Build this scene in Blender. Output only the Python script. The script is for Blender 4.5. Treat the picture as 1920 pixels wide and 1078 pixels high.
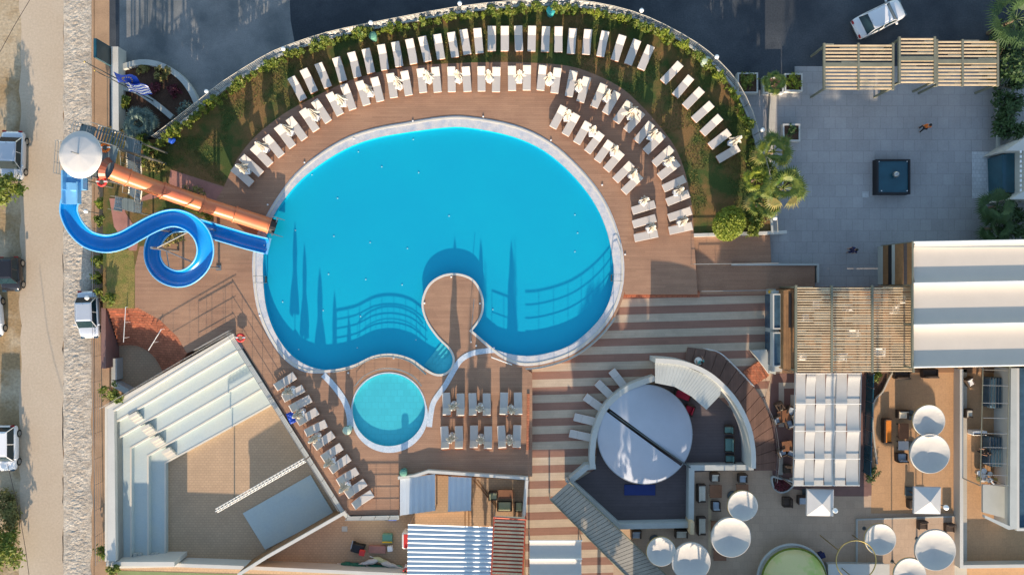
import bpy, math, random
from mathutils import Vector, Matrix
from mathutils.geometry import tessellate_polygon
R = math.radians
random.seed(7)
SC = bpy.context.scene
COL = SC.collection
for _o in list(bpy.data.objects): bpy.data.objects.remove(_o)
# ---------------------------------------------------------------- camera, sky, sun, exposure
H = 62.0                    # drone height in metres
S = 24.0                    # photo pixels per metre at z = 0
cam = bpy.data.cameras.new('camera'); cam.sensor_width = 36; cam.lens = 36 * H / (1920 / S)
cam.clip_end = 2000
co = bpy.data.objects.new('camera', cam); COL.objects.link(co); co.location = (0, 0, H); SC.camera = co
EL = 15.0
W = bpy.data.worlds.new('World'); SC.world = W; W.use_nodes = True
nt = W.node_tree; bgn = nt.nodes['Background']; sky = nt.nodes.new('ShaderNodeTexSky')
sky.sky_type = 'NISHITA'; sky.sun_disc = False; sky.sun_elevation = R(EL); sky.sun_rotation = R(180)
sky.ozone_density = 0.7; sky.dust_density = 0.6
nt.links.new(sky.outputs[0], bgn.inputs[0]); bgn.inputs[1].default_value = 0.15
sun = bpy.data.lights.new('sun', 'SUN'); sun.energy = 4.6; sun.angle = R(0.5); sun.color = (1.0, 0.80, 0.60)
so = bpy.data.objects.new('sun', sun); COL.objects.link(so)
so.rotation_euler = (R(90 - EL), 0, 0)      # light travels towards +Y and down
so.location = (0, -60, 30)
SC.view_settings.view_transform = 'Standard'; SC.view_settings.look = 'None'
SC.view_settings.gamma = 1; SC.view_settings.exposure = 1.08
SC.render.engine = 'CYCLES'
SC.cycles.max_bounces = 6; SC.cycles.transparent_max_bounces = 8; SC.cycles.caustics_reflective = False

def P(px, py, z=0.0):
    k = (H - z) / H / S
    return Vector(((px - 960) * k, (539 - py) * k, z))
def T(o, s, pts): return [(o[0] + x / s, o[1] + y / s) for x, y in pts]
def Q(a, z=0.0): return [P(x, y, z) for x, y in a]
# ---------------------------------------------------------------- materials
MATS = {}
def mat(name, col, rough=.7, var=.25, sc=1.2, fine=.15, fsc=25., bump=0., col2=None, thr=None, metal=0., spec=.4, trans=None, pattern=None, obj=False, oinfo=0.):
    m = bpy.data.materials.new(name); m.use_nodes = True; MATS[name] = m
    n, l = m.node_tree.nodes, m.node_tree.links
    b = n['Principled BSDF']; b.inputs['Roughness'].default_value = rough; b.inputs['Metallic'].default_value = metal
    b.inputs['Specular IOR Level'].default_value = spec
    if obj: pos = n.new('ShaderNodeTexCoord').outputs['Object']
    else: pos = n.new('ShaderNodeNewGeometry').outputs['Position']
    def noise(s, d=4, ro=.6):
        t = n.new('ShaderNodeTexNoise'); t.inputs['Scale'].default_value = s; t.inputs['Detail'].default_value = d
        t.inputs['Roughness'].default_value = ro; l.new(pos, t.inputs['Vector']); return t.outputs['Fac']
    def mapr(f, a, c, d, e):
        r = n.new('ShaderNodeMapRange'); l.new(f, r.inputs[0]); r.inputs[1].default_value = a; r.inputs[2].default_value = c
        r.inputs[3].default_value = d; r.inputs[4].default_value = e; return r.outputs[0]
    def mixc(f, A, B, mode='MIX'):
        x = n.new('ShaderNodeMix'); x.data_type = 'RGBA'; x.blend_type = mode
        for v, i in ((f, 0), (A, 6), (B, 7)):
            if isinstance(v, (int, float)): x.inputs[i].default_value = v
            elif isinstance(v, tuple): x.inputs[i].default_value = (*v[:3], 1)
            else: l.new(v, x.inputs[i])
        return x.outputs[2]
    c2 = col2 if col2 else tuple(c * (1 - var) for c in col)
    lo, hi = thr if thr else (.3, .7)
    c = mixc(mapr(noise(sc), lo, hi, 0, 1), col, c2)
    if pattern: c = pattern(n, l, pos, c, mixc, mapr, noise)
    if fine:
        f = mapr(noise(fsc, 2), .25, .75, 1 - fine, 1 + fine)
        cc = n.new('ShaderNodeCombineColor')
        for i in range(3): l.new(f, cc.inputs[i])
        c = mixc(1.0, c, cc.outputs[0], 'MULTIPLY')
    if oinfo:
        oi = n.new('ShaderNodeObjectInfo').outputs['Random']; f = mapr(oi, 0, 1, 1 - oinfo, 1 + oinfo)
        cc = n.new('ShaderNodeCombineColor')
        for i in range(3): l.new(f, cc.inputs[i])
        c = mixc(1.0, c, cc.outputs[0], 'MULTIPLY')
    l.new(c, b.inputs['Base Color'])
    if bump:
        bp = n.new('ShaderNodeBump'); bp.inputs['Strength'].default_value = 1; bp.inputs['Distance'].default_value = bump
        l.new(noise(fsc, 5), bp.inputs['Height']); l.new(bp.outputs[0], b.inputs['Normal'])
    if trans:
        tr = n.new('ShaderNodeBsdfTranslucent'); l.new(c, tr.inputs['Color']); ms = n.new('ShaderNodeMixShader'); ms.inputs[0].default_value = trans
        l.new(b.outputs[0], ms.inputs[1]); l.new(tr.outputs[0], ms.inputs[2]); l.new(ms.outputs[0], n['Material Output'].inputs['Surface'])
    return m
def lines(axis, w, gap=.08, dark=.55, plank=.18, skew=0., length=2.4):
    """boards: narrow dark joints every w metres and a per-board tone"""
    def f(n, l, pos, c, mixc, mapr, noise):
        sep = n.new('ShaderNodeSeparateXYZ'); l.new(pos, sep.inputs[0])
        v = sep.outputs[axis]; u = sep.outputs[1 - axis]
        def ma(op, a, b=0.):
            x = n.new('ShaderNodeMath'); x.operation = op
            for i, k in enumerate((a, b)):
                if isinstance(k, (int, float)): x.inputs[i].default_value = k
                else: l.new(k, x.inputs[i])
            return x.outputs[0]
        if skew: v = ma('ADD', v, ma('MULTIPLY', u, skew))
        q = ma('DIVIDE', v, w); row = ma('FLOOR', q); fr = ma('FRACT', q)
        wn = n.new('ShaderNodeTexWhiteNoise'); wn.noise_dimensions = '2D'; cb = n.new('ShaderNodeCombineXYZ')
        l.new(row, cb.inputs[0]); l.new(ma('FLOOR', ma('ADD', ma('DIVIDE', u, length), ma('MULTIPLY', row, .37))), cb.inputs[1]); l.new(cb.outputs[0], wn.inputs[0])
        tone = mapr(wn.outputs[0], 0, 1, 1 - plank, 1 + plank)
        j = ma('MULTIPLY', ma('LESS_THAN', fr, gap), 1 - dark)
        k = ma('MULTIPLY', tone, ma('SUBTRACT', 1., j)); cc = n.new('ShaderNodeCombineColor')
        for i in range(3): l.new(k, cc.inputs[i])
        return mixc(1.0, c, cc.outputs[0], 'MULTIPLY')
    return f
def tiles(w, h, mortar=.02, tone=.12, dark=.7):
    def f(n, l, pos, c, mixc, mapr, noise):
        b = n.new('ShaderNodeTexBrick'); l.new(pos, b.inputs['Vector']); b.inputs['Scale'].default_value = 1
        b.inputs['Brick Width'].default_value = w; b.inputs['Row Height'].default_value = h; b.inputs['Mortar Size'].default_value = mortar
        b.inputs['Color1'].default_value = (1 - tone,) * 3 + (1,); b.inputs['Color2'].default_value = (1 + tone,) * 3 + (1,)
        b.inputs['Mortar'].default_value = (dark,) * 3 + (1,)
        return mixc(1.0, c, b.outputs[0], 'MULTIPLY')
    return f
def bands(colb, period, off, skew):
    def f(n, l, pos, c, mixc, mapr, noise):
        sep = n.new('ShaderNodeSeparateXYZ'); l.new(pos, sep.inputs[0])
        def ma(op, a, b=0.):
            x = n.new('ShaderNodeMath'); x.operation = op
            for i, k in enumerate((a, b)):
                if isinstance(k, (int, float)): x.inputs[i].default_value = k
                else: l.new(k, x.inputs[i])
            return x.outputs[0]
        v = ma('DIVIDE', ma('ADD', ma('ADD', sep.outputs[1], off), ma('MULTIPLY', sep.outputs[0], skew)), period)
        g = ma('LESS_THAN', ma('FRACT', v), .5)
        c2 = mixc(g, c, mixc(mapr(noise(1.1), .3, .7, 0, 1), colb, tuple(x * .85 for x in colb)))
        return lines(1, .2, .07, .8, .05)(n, l, pos, c2, mixc, mapr, noise)
    return f
mat('deck', (.375, .22, .135), .75, sc=.3, col2=(.285, .16, .10), fine=.14, fsc=14, pattern=lines(1, .15, .1, .72, .09), bump=.004)
mat('deck_dark', (.16, .09, .075), .75, sc=.5, fine=.1, pattern=lines(1, .3, .06, .7, .08))
mat('deck_radial', (.22, .125, .09), .75, sc=.8, fine=.12, pattern=lines(0, .2, .07, .7, .1))
mat('striped_paving', (.31, .165, .115), .8, sc=.5, fine=.1, pattern=bands((.54, .43, .31), 1.2292, .55, -.028), var=.15)
mat('asphalt', (.034, .042, .052), .9, sc=.22, col2=(.085, .095, .105), thr=(.42, .75), fine=.25, fsc=9, bump=.01)
mat('concrete_road', (.23, .235, .23), .9, sc=.3, col2=(.10, .115, .12), thr=(.38, .68), fine=.15, fsc=10, bump=.01)
mat('dirt_road', (.50, .42, .32), .95, sc=.12, col2=(.44, .35, .25), fine=.10, fsc=6, bump=.01)
mat('verge', (.30, .21, .11), .95, sc=.35, col2=(.42, .34, .23), thr=(.42, .58), fine=.22, fsc=5, bump=.03)
mat('rubble', (.55, .49, .40), .95, sc=1.4, col2=(.34, .29, .23), fine=.35, fsc=9, bump=.03)
mat('soil_strip', (.42, .27, .16), .95, sc=.8, fine=.15, fsc=12)
mat('soil', (.10, .055, .035), .95, sc=1.5, fine=.35, fsc=14, bump=.04)
mat('lawn', (.055, .085, .018), .95, sc=.42, col2=(.20, .115, .042), thr=(.42, .60), fine=.45, fsc=18, bump=.03)
mat('grass_dry', (.13, .15, .03), .95, sc=1.5, col2=(.30, .21, .07), fine=.5, fsc=14, bump=.04)
mat('grass_blade', (.06, .11, .018), .8, sc=.5, col2=(.19, .15, .04), fine=.4, fsc=9)
mat('plaza', (.37, .365, .36), .7, sc=.35, var=.2, fine=.07, fsc=8, pattern=tiles(.9, .9, .02, .05, .8))
mat('court_green', (.20, .26, .12), .85, sc=.5, fine=.1)
mat('sand_floor', (.52, .31, .16), .8, sc=.4, var=.12, fine=.1, fsc=8, pattern=tiles(.6, .6, .012, .03, .88))
mat('grey_floor', (.52, .375, .26), .8, sc=.3, var=.18, fine=.08, fsc=10, pattern=tiles(.6, .6, .012, .04, .85))
mat('paver', (.50, .345, .215), .85, sc=.6, var=.12, fine=.12, pattern=tiles(.30, .20, .03, .05, .85))
mat('paver_plum', (.23, .13, .11), .85, sc=.6, fine=.12)
mat('terrace_white', (.50, .54, .49), .55, sc=.45, col2=(.43, .50, .50), fine=.05, fsc=8)
mat('edge_white', (.64, .60, .51), .5, sc=1, var=.1, fine=.05)
mat('wall_pale', (.45, .47, .44), .7, sc=.8, var=.14, fine=.08)
mat('wall_white', (.56, .55, .50), .6, sc=.7, var=.1, fine=.06)
mat('coping', (.60, .58, .56), .5, sc=1.6, col2=(.42, .46, .52), thr=(.40, .66), fine=.12, fsc=12)
mat('channel', (.42, .52, .60), .35, sc=2.2, col2=(.62, .65, .68), fine=.18, fsc=12)
mat('pool_lining', (.002, .47, .62), .5, sc=.12, col2=(.002, .42, .60), fine=.03, fsc=30)
mat('kids_lining', (.12, .60, .66), .5, sc=.4, var=.1, fine=.04, pattern=tiles(.5, .5, .03, .04, .93))
mat('brick_step', (.48, .17, .085), .85, sc=1.5, fine=.2, fsc=10, pattern=tiles(.4, .2, .02, .12, .6))
mat('cushion', (.54, .50, .455), .85, var=.06, sc=2, fine=.03, obj=True, oinfo=.04)
mat('lounger_frame', (.40, .14, .06), .6, sc=4, fine=.2, obj=True)
mat('canvas', (.66, .62, .54), .9, sc=3, var=.12, fine=.05, obj=True, trans=.25)
mat('canvas_grey', (.56, .55, .53), .8, sc=1.2, var=.08, fine=.05)
mat('awning', (.60, .53, .44), .8, sc=.8, var=.05, fine=.03)
mat('white_plastic', (.78, .78, .76), .4, var=.05, fine=0)
mat('white_metal', (.75, .75, .72), .4, var=.08, fine=0)
mat('steel', (.42, .43, .42), .35, metal=.8, var=.15, fine=0)
mat('steel_dark', (.10, .12, .12), .5, metal=.3, var=.15, fine=0)
mat('gold_metal', (.55, .42, .16), .3, metal=.9, fine=0)
mat('slide_blue', (.004, .235, .62), .22, sc=.7, var=.15, fine=.03, spec=.6)
mat('slide_rim', (.16, .48, .80), .3, sc=.8, var=.12, fine=.03)
mat('slide_pale', (.20, .50, .80), .35, sc=.8, var=.2, fine=.03)
mat('slide_orange', (.66, .21, .075), .35, sc=.5, col2=(.55, .15, .08), fine=.05)
mat('slide_brown', (.30, .09, .05), .4, fine=.05)
mat('tread', (.22, .29, .33), .5, metal=.3, sc=2, fine=.2)
mat('platform', (.20, .26, .27), .6, sc=1, fine=.1, pattern=lines(0, .2, .12, .6, .05))
mat('wood_slat', (.74, .56, .34), .7, sc=1.5, var=.25, fine=.12, fsc=12)
mat('wood_brown', (.28, .15, .065), .7, sc=2, fine=.15, pattern=lines(0, .18, .08, .5, .2))
mat('beam_olive', (.20, .20, .145), .6, fine=.05)
mat('plank_grey', (.36, .33, .27), .75, sc=.9, var=.25, fine=.12, fsc=10)
mat('roof_white', (.56, .62, .66), .45, sc=.5, var=.1, fine=.05, metal=.1)
mat('roof_red', (.42, .085, .05), .6, sc=1, fine=.1)
mat('dark_floor', (.12, .095, .095), .7, sc=.4, fine=.1, pattern=lines(1, .25, .06, .7, .06))
mat('wicker', (.075, .052, .038), .8, sc=6, fine=.3, fsc=40, obj=True)
mat('table_wood', (.26, .12, .06), .5, sc=2, fine=.15, obj=True)
mat('cushion_beige', (.62, .58, .48), .85, var=.08, obj=True)
mat('cushion_blue', (.36, .42, .48), .85, var=.08, obj=True)
mat('cushion_green', (.13, .24, .21), .85, var=.1, obj=True)
mat('cushion_red', (.45, .02, .05), .8, var=.1, obj=True)
mat('cushion_orange', (.75, .24, .03), .8, var=.1, obj=True)
mat('cushion_lime', (.52, .52, .30), .8, var=.1, obj=True)
mat('mat_navy', (.008, .03, .17), .4, fine=.03)
mat('leaf', (.05, .12, .015), .6, sc=2.2, col2=(.22, .23, .03), fine=.35, fsc=12, trans=.25)
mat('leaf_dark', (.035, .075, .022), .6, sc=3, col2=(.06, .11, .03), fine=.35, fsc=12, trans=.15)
mat('leaf_lime', (.24, .27, .02), .6, sc=3, col2=(.14, .20, .02), fine=.3, fsc=12, trans=.2)
mat('leaf_grey', (.10, .15, .12), .6, sc=3, col2=(.06, .10, .09), fine=.3, fsc=12)
mat('leaf_dry', (.26, .20, .06), .8, sc=3, col2=(.13, .14, .04), fine=.3)
mat('leaf_red', (.16, .02, .035), .7, sc=5, col2=(.06, .02, .02), fine=.4)
mat('bark', (.17, .12, .08), .9, sc=5, fine=.3, fsc=20)
mat('car_white', (.72, .73, .74), .18, var=.02, fine=0, spec=.6)
mat('car_silver', (.62, .65, .69), .22, var=.04, fine=0, metal=.4)
mat('car_black', (.018, .018, .022), .15, var=.02, fine=0, spec=.6)
mat('car_glass', (.014, .035, .045), .12, fine=0, spec=.35)
mat('rubber', (.02, .02, .02), .8)
mat('light_red', (.40, .01, .01), .3, fine=0)
mat('red', (.60, .035, .03), .5, var=.15)
mat('orange', (.75, .17, .02), .7, var=.15)
mat('blue', (.015, .08, .50), .5, var=.2)
mat('navy', (.02, .025, .09), .8, var=.2)
mat('teal_glass', (.015, .085, .12), .12, sc=.8, var=.3, fine=0, spec=.7)
mat('teal_plastic', (.05, .36, .36), .4, var=.1)
mat('green_plastic', (.12, .30, .22), .4, var=.1)
mat('mint_plastic', (.45, .56, .44), .4, var=.1)
mat('canopy_white', (.52, .50, .455), .9, sc=2, var=.06, fine=.03, obj=True)
mat('palm_green', (.035, .09, .012), .55, sc=2.2, col2=(.17, .19, .025), fine=.3, fsc=12, trans=.12)
mat('tent_shaded', (.40, .44, .50), .55, sc=.5, var=.1, fine=.03)  # blue-grey base colour holds the shade lying on the white fabric
mat('shaded_floor', (.17, .12, .085), .8, sc=.8, col2=(.30, .16, .08), fine=.1)  # dark brown tone stands in for shade beneath the slatted pergola
mat('dome_green', (.40, .52, .14), .3, sc=.45, col2=(.60, .56, .26), thr=(.45, .55), fine=.05)
mat('glass_blue', (.055, .11, .16), .15, sc=2, var=.4, fine=.1)
mat('black', (.015, .015, .018), .6)
mat('skin', (.48, .27, .18), .6, fine=0)
mat('hair', (.03, .02, .015), .7, fine=0)
mat('yellow', (.75, .45, .02), .5)
mat('shade_green', (.03, .16, .10), .85, sc=3, fine=.2)
mat('pinkish', (.42, .20, .16), .8)
mat('tile_white', (.62, .64, .64), .5, pattern=tiles(.3, .3, .02, .06, .8))
mat('paving_pale', (.50, .46, .38), .8, sc=.5, var=.1, pattern=tiles(1., 1., .015, .03, .85))
# globe lamps are lit in the photograph only by the sun: plain white glass
mat('globe', (.88, .88, .86), .25, fine=0, var=0)
# water: clear sheet, slightly tinted, with a real reflection
m = bpy.data.materials.new('water'); m.use_nodes = True; MATS['water'] = m
n, l = m.node_tree.nodes, m.node_tree.links; n.remove(n['Principled BSDF'])
tb = n.new('ShaderNodeBsdfTransparent'); tb.inputs[0].default_value = (.75, .98, 1, 1); gb = n.new('ShaderNodeBsdfGlossy'); gb.inputs['Roughness'].default_value = .03
lw_ = n.new('ShaderNodeLayerWeight'); pw = n.new('ShaderNodeMath'); pw.operation = 'POWER'; pw.inputs[1].default_value = 5; fr = n.new('ShaderNodeMath'); fr.operation = 'ADD'; fr.inputs[1].default_value = .02; l.new(lw_.outputs['Facing'], pw.inputs[0]); l.new(pw.outputs[0], fr.inputs[0]); ms = n.new('ShaderNodeMixShader'); bu = n.new('ShaderNodeBump'); nz = n.new('ShaderNodeTexNoise')
nz.inputs['Scale'].default_value = 3; nz.inputs['Detail'].default_value = 3; bu.inputs['Distance'].default_value = .01; gp = n.new('ShaderNodeNewGeometry')
l.new(gp.outputs['Position'], nz.inputs['Vector']); l.new(nz.outputs[0], bu.inputs['Height']); l.new(bu.outputs[0], gb.inputs['Normal']); l.new(bu.outputs[0], lw_.inputs['Normal'])
l.new(fr.outputs[0], ms.inputs[0]); l.new(tb.outputs[0], ms.inputs[1]); l.new(gb.outputs[0], ms.inputs[2]); l.new(ms.outputs[0], n['Material Output'].inputs[0])

# ---------------------------------------------------------------- mesh helpers
class MB:
    def __init__(s): s.v = []; s.f = []; s.sm = False
    def add(s, vs, fs):
        k = len(s.v); s.v += [tuple(v) for v in vs]; s.f += [tuple(i + k for i in f) for f in fs]; return s
    def box(s, c, d, rz=0., rx=0., ry=0., M=None):
        x, y, z = d[0] / 2, d[1] / 2, d[2] / 2
        m = M if M is not None else (Matrix.Rotation(rz, 3, 'Z') @ Matrix.Rotation(rx, 3, 'X') @ Matrix.Rotation(ry, 3, 'Y'))
        vs = [m @ Vector((a * x, b * y, e * z)) + Vector(c) for a, b, e in ((-1, -1, -1), (1, -1, -1), (1, 1, -1), (-1, 1, -1), (-1, -1, 1), (1, -1, 1), (1, 1, 1), (-1, 1, 1))]
        return s.add(vs, ((0, 3, 2, 1), (4, 5, 6, 7), (0, 1, 5, 4), (1, 2, 6, 5), (2, 3, 7, 6), (3, 0, 4, 7)))
    def bbox(s, c, d, r=.03, rz=0., rx=0.):
        """box with chamfered top and side edges (octagon outline, stepped top)"""
        x, y, z = d[0] / 2, d[1] / 2, d[2] / 2; m = Matrix.Rotation(rz, 3, 'Z') @ Matrix.Rotation(rx, 3, 'X')
        def ring(i, zz):
            a, b = x - i, y - i; q = r
            return [(-a + q, -b, zz), (a - q, -b, zz), (a, -b + q, zz), (a, b - q, zz), (a - q, b, zz), (-a + q, b, zz), (-a, b - q, zz), (-a, -b + q, zz)]
        vs = ring(0, -z) + ring(0, z - r) + ring(r * .7, z); vs = [m @ Vector(v) + Vector(c) for v in vs]
        fs = [tuple(range(7, -1, -1)), tuple(range(16, 24))]
        for k in (0, 8): fs += [(k + i, k + (i + 1) % 8, k + 8 + (i + 1) % 8, k + 8 + i) for i in range(8)]
        return s.add(vs, fs)
    def tube(s, pts, r, n=8, cap=True):
        pts = [Vector(p) for p in pts]; rs = r if isinstance(r, (list, tuple)) else [r] * len(pts); vs = []; up = None
        for i, p in enumerate(pts):
            d = (pts[min(i + 1, len(pts) - 1)] - pts[max(i - 1, 0)]).normalized()
            a = Vector((0, 0, 1)) if abs(d.z) < .95 else Vector((1, 0, 0))
            u = d.cross(a).normalized(); w = u.cross(d).normalized()
            vs += [p + (u * math.cos(t) + w * math.sin(t)) * rs[i] for t in (2 * math.pi * k / n for k in range(n))]
        fs = [(i * n + k, i * n + (k + 1) % n, (i + 1) * n + (k + 1) % n, (i + 1) * n + k) for i in range(len(pts) - 1) for k in range(n)]
        if cap: fs += [tuple(range(n)), tuple(range((len(pts) - 1) * n, len(pts) * n))]
        return s.add(vs, fs)
    def cyl(s, c, r, h, n=16, r2=None):
        c = Vector(c); return s.tube([c, c + Vector((0, 0, h))], [r, r if r2 is None else r2], n)
    def lathe(s, c, prof, n=20, ell=(1, 1)):
        vs = [(c[0] + r * math.cos(2 * math.pi * k / n) * ell[0], c[1] + r * math.sin(2 * math.pi * k / n) * ell[1], c[2] + z) for r, z in prof for k in range(n)]
        fs = [(i * n + k, i * n + (k + 1) % n, (i + 1) * n + (k + 1) % n, (i + 1) * n + k) for i in range(len(prof) - 1) for k in range(n)]
        fs += [tuple(range(n)), tuple(range((len(prof) - 1) * n, len(prof) * n))]
        return s.add(vs, fs)
    def ball(s, c, r, n=12):
        return s.lathe(c, [(max(.001, r * math.sin(t)), -r * math.cos(t)) for t in (math.pi * k / 8 for k in range(9))], n)
    def prism(s, pts, z0, z1=None, holes=()):
        """pts: world points (z ignored). top at z1, sides down to z0; only a sheet when z1 is None"""
        top = z0 if z1 is None else z1
        polys = [[Vector((p[0], p[1], 0)) for p in pts]] + [[Vector((p[0], p[1], 0)) for p in h] for h in holes]
        tri = tessellate_polygon(polys); fl = [p for q in polys for p in q]; up = []
        for t in tri:
            a, b, c = (fl[i] for i in t)
            up.append(t if (b - a).cross(c - a).z > 0 else t[::-1])
        s.add([(p.x, p.y, top) for p in fl], up)
        if z1 is not None:
            s.add([(p.x, p.y, z0) for p in fl], [t[::-1] for t in up])
            for q in polys:
                k = len(q); s.add([(p.x, p.y, z0) for p in q] + [(p.x, p.y, z1) for p in q], [(i, (i + 1) % k, k + (i + 1) % k, k + i) for i in range(k)])
        return s
    def wall(s, pts, w, z0, z1, closed=False):
        a, b = offs(pts, w / 2, closed), offs(pts, -w / 2, closed); k = len(pts); vs = []
        for p, q in zip(a, b): vs += [(p.x, p.y, z0), (p.x, p.y, z1), (q.x, q.y, z1), (q.x, q.y, z0)]
        fs = []
        for i in range(k if closed else k - 1):
            j = (i + 1) % k
            for e in range(4): fs.append((i * 4 + e, i * 4 + (e + 1) % 4, j * 4 + (e + 1) % 4, j * 4 + e))
        if not closed: fs += [(0, 1, 2, 3), (4 * k - 4, 4 * k - 3, 4 * k - 2, 4 * k - 1)]
        return s.add(vs, fs)
def offs(pts, d, closed=False):
    out = []; k = len(pts)
    ds = d if isinstance(d, (list, tuple)) else [d] * k
    for i, p in enumerate(pts):
        a = pts[(i - 1) % k] if (closed or i > 0) else p; b = pts[(i + 1) % k] if (closed or i < k - 1) else p
        t1 = Vector((p[0] - a[0], p[1] - a[1])); t2 = Vector((b[0] - p[0], b[1] - p[1]))
        if t1.length > 1e-6: t1.normalize()
        if t2.length > 1e-6: t2.normalize()
        t = (t1 + t2)
        if t.length < 1e-6: t = t1 if t1.length else t2
        t.normalize(); n1 = Vector((-t.y, t.x)); ref = t1 if t1.length > 0 else t2
        c = max(.5, n1.dot(Vector((-ref.y, ref.x)))); out.append(Vector((p[0] + n1.x * ds[i] / c, p[1] + n1.y * ds[i] / c, 0)))
    return out
def smooth(pts, n=5, closed=False):
    out = []; k = len(pts)
    for i in range(k if closed else k - 1):
        g = lambda j: pts[j % k] if closed else pts[max(0, min(k - 1, j))]
        p0, p1, p2, p3 = g(i - 1), g(i), g(i + 1), g(i + 2)
        for s_ in range(n):
            t = s_ / n
            out.append(tuple(.5 * (2 * b + (c - a) * t + (2 * a - 5 * b + 4 * c - d) * t * t + (3 * b - a - 3 * c + d) * t ** 3) for a, b, c, d in zip(p0, p1, p2, p3)))
    if not closed: out.append(tuple(pts[-1]))
    return out
def resample(pts, step):
    pts = [Vector(p) for p in pts]; out = [pts[0].copy()]; need = step; 
    for a, b in zip(pts, pts[1:]):
        L = (b - a).length; t = need
        while t <= L: out.append(a + (b - a) * (t / L)); t += step
        need = t - L
    return out
def ob(name, mb, m, parent=None, label=None, cat=None, group=None, kind=None, loc=None, smooth_=False):
    me = bpy.data.meshes.new(name); me.from_pydata(mb.v, [], mb.f); me.materials.append(MATS[m]); me.update()
    if smooth_: me.polygons.foreach_set('use_smooth', [True] * len(me.polygons))
    o = bpy.data.objects.new(name, me); COL.objects.link(o)
    if parent: o.parent = parent
    if loc is not None: o.location = loc
    tag(o, label, cat, group, kind); return o
def tag(o, label=None, cat=None, group=None, kind=None):
    for k, v in (('label', label), ('category', cat), ('group', group), ('kind', kind)):
        if v: o[k] = v
    return o
def thing(name, label, cat, loc=(0, 0, 0), rz=0., group=None):
    o = bpy.data.objects.new(name, None); COL.objects.link(o); o.location = loc; o.rotation_euler = (0, 0, rz); o.empty_display_size = .3
    return tag(o, label, cat, group)
KIDS = {}
def dup(root, loc, rz=0., label=None, group=None, sc=None):
    def cp(o, par):
        c = o.copy(); COL.objects.link(c)
        if par: c.parent = par
        for k in o.children: cp(k, c)
        return c
    r = cp(root, None); r.location = loc; r.rotation_euler = (0, 0, rz)
    if sc: r.scale = (sc, sc, sc) if isinstance(sc, (int, float)) else sc
    if label: r['label'] = label
    if group: r['group'] = group
    return r
def struct(name, pts, z, m, z0=None, holes=()):
    mb = MB()
    if z0 is None: mb.prism(pts, z, None, holes)
    else: mb.prism(pts, z0, z, holes)
    return ob(name, mb, m, kind='structure')
def nth(i): return '%d%s' % (i, 'th' if 10 <= i % 100 <= 20 else {1: 'st', 2: 'nd', 3: 'rd'}.get(i % 10, 'th'))
def rail(label, px, z, h, rails=3, post=1.25, m='steel', r=.022, name='railing', cat='railing', zr=None):
    pts = [P(x, y, z if zr is None else zr) for x, y in px]; pts = [Vector((p.x, p.y, z)) for p in pts]
    t = thing(name, label, cat, pts[0]); o = pts[0]; loc = [p - o for p in pts]
    for k in range(rails):
        zz = h * (k + 1) / rails; mb = MB().tube([p + Vector((0, 0, zz)) for p in loc], r * (1.3 if k == rails - 1 else .7), 6)
        ob('top_rail' if k == rails - 1 else 'mid_rail', mb, m, t)
    for p in resample(loc, post)[:90]: ob('post', MB().cyl(p, r, h, 6), m, t)
    return t
def rect(x0, y0, x1, y1, z=0.): return Q([(x0, y0), (x1, y0), (x1, y1), (x0, y1)], z)
# ---------------------------------------------------------------- setting: ground levels
def world_rect(x0, y0, x1, y1): return [(x0, y0, 0), (x1, y0, 0), (x1, y1, 0), (x0, y1, 0)]
struct('ground', world_rect(-300, -300, 300, 300), -3.5, 'verge')
ZR = -1.0
struct('road_verge', rect(-700, -600, 40, 1700, ZR), ZR - .006, 'verge', -3.4)
def wob(x0, x1, amp, z, step=22):
    a, b = [], []
    for i, y in enumerate(range(-600, 1700, step)):
        a.append((x0 + random.uniform(-amp, amp), y)); b.append((x1 + random.uniform(-amp, amp), y))
    return Q(a + b[::-1], z)
struct('dirt_road', wob(38, 119, 3, ZR), ZR + .004, 'dirt_road', ZR - .5)
struct('road_shoulder', wob(119, 177, .1, ZR), ZR, 'soil_strip', ZR - .5)
struct('sand_shoulder', rect(176, -600, 205, 1700, ZR), ZR, 'soil_strip', -3.4)
# rubble ridge beside the road: a low uneven bank
mb = MB(); nx, ny = 22, 1100; y0, y1 = P(0, 1500, ZR).y, P(0, -400, ZR).y
from mathutils import noise as mn
for j in range(ny + 1):
    for i in range(nx + 1):
        u = i / nx; xa = 119 + 3 * mn.noise(Vector((j * .06, 3, 0))); xb = (172 if j > 0 else 172) + 4 * mn.noise(Vector((j * .045, 9, 0)))
        p = P(xa + (xb - xa) * u, 539, ZR); yy = y0 + (y1 - y0) * j / ny
        hgt = math.sin(math.pi * u) ** .6 * (.11 + .06 * mn.noise(Vector((p.x * .9, yy * .4, 1))) + .030 * mn.noise(Vector((p.x * 3.4, yy * 4.4, 4))) + .022 * mn.noise(Vector((p.x * 7, yy * 9, 8))))
        mb.v.append((p.x, yy, ZR + .01 + max(0, hgt)))
for j in range(ny):
    for i in range(nx): a = j * (nx + 1) + i; mb.f.append((a, a + 1, a + nx + 2, a + nx + 1))
ob('rubble_bank', mb, 'rubble', kind='structure')
struct('car_park', rect(205, -600, 2500, 320, ZR), ZR, 'asphalt', -3.4)
struct('concrete_apron', Q([(224, -500), (520, -500), (545, 40), (556, 100), (420, 250), (224, 260)], ZR), ZR + .006, 'concrete_road')
struct('plaza', Q([(1385, 175), (1490, 160), (1490, 125), (2300, 125), (2300, 700), (1300, 700), (1300, 440)], ZR), ZR + .03, 'plaza', -3.4)
struct('pale_threshold', rect(1822, 285, 1876, 372, ZR), ZR + .05, 'tile_white')
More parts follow.
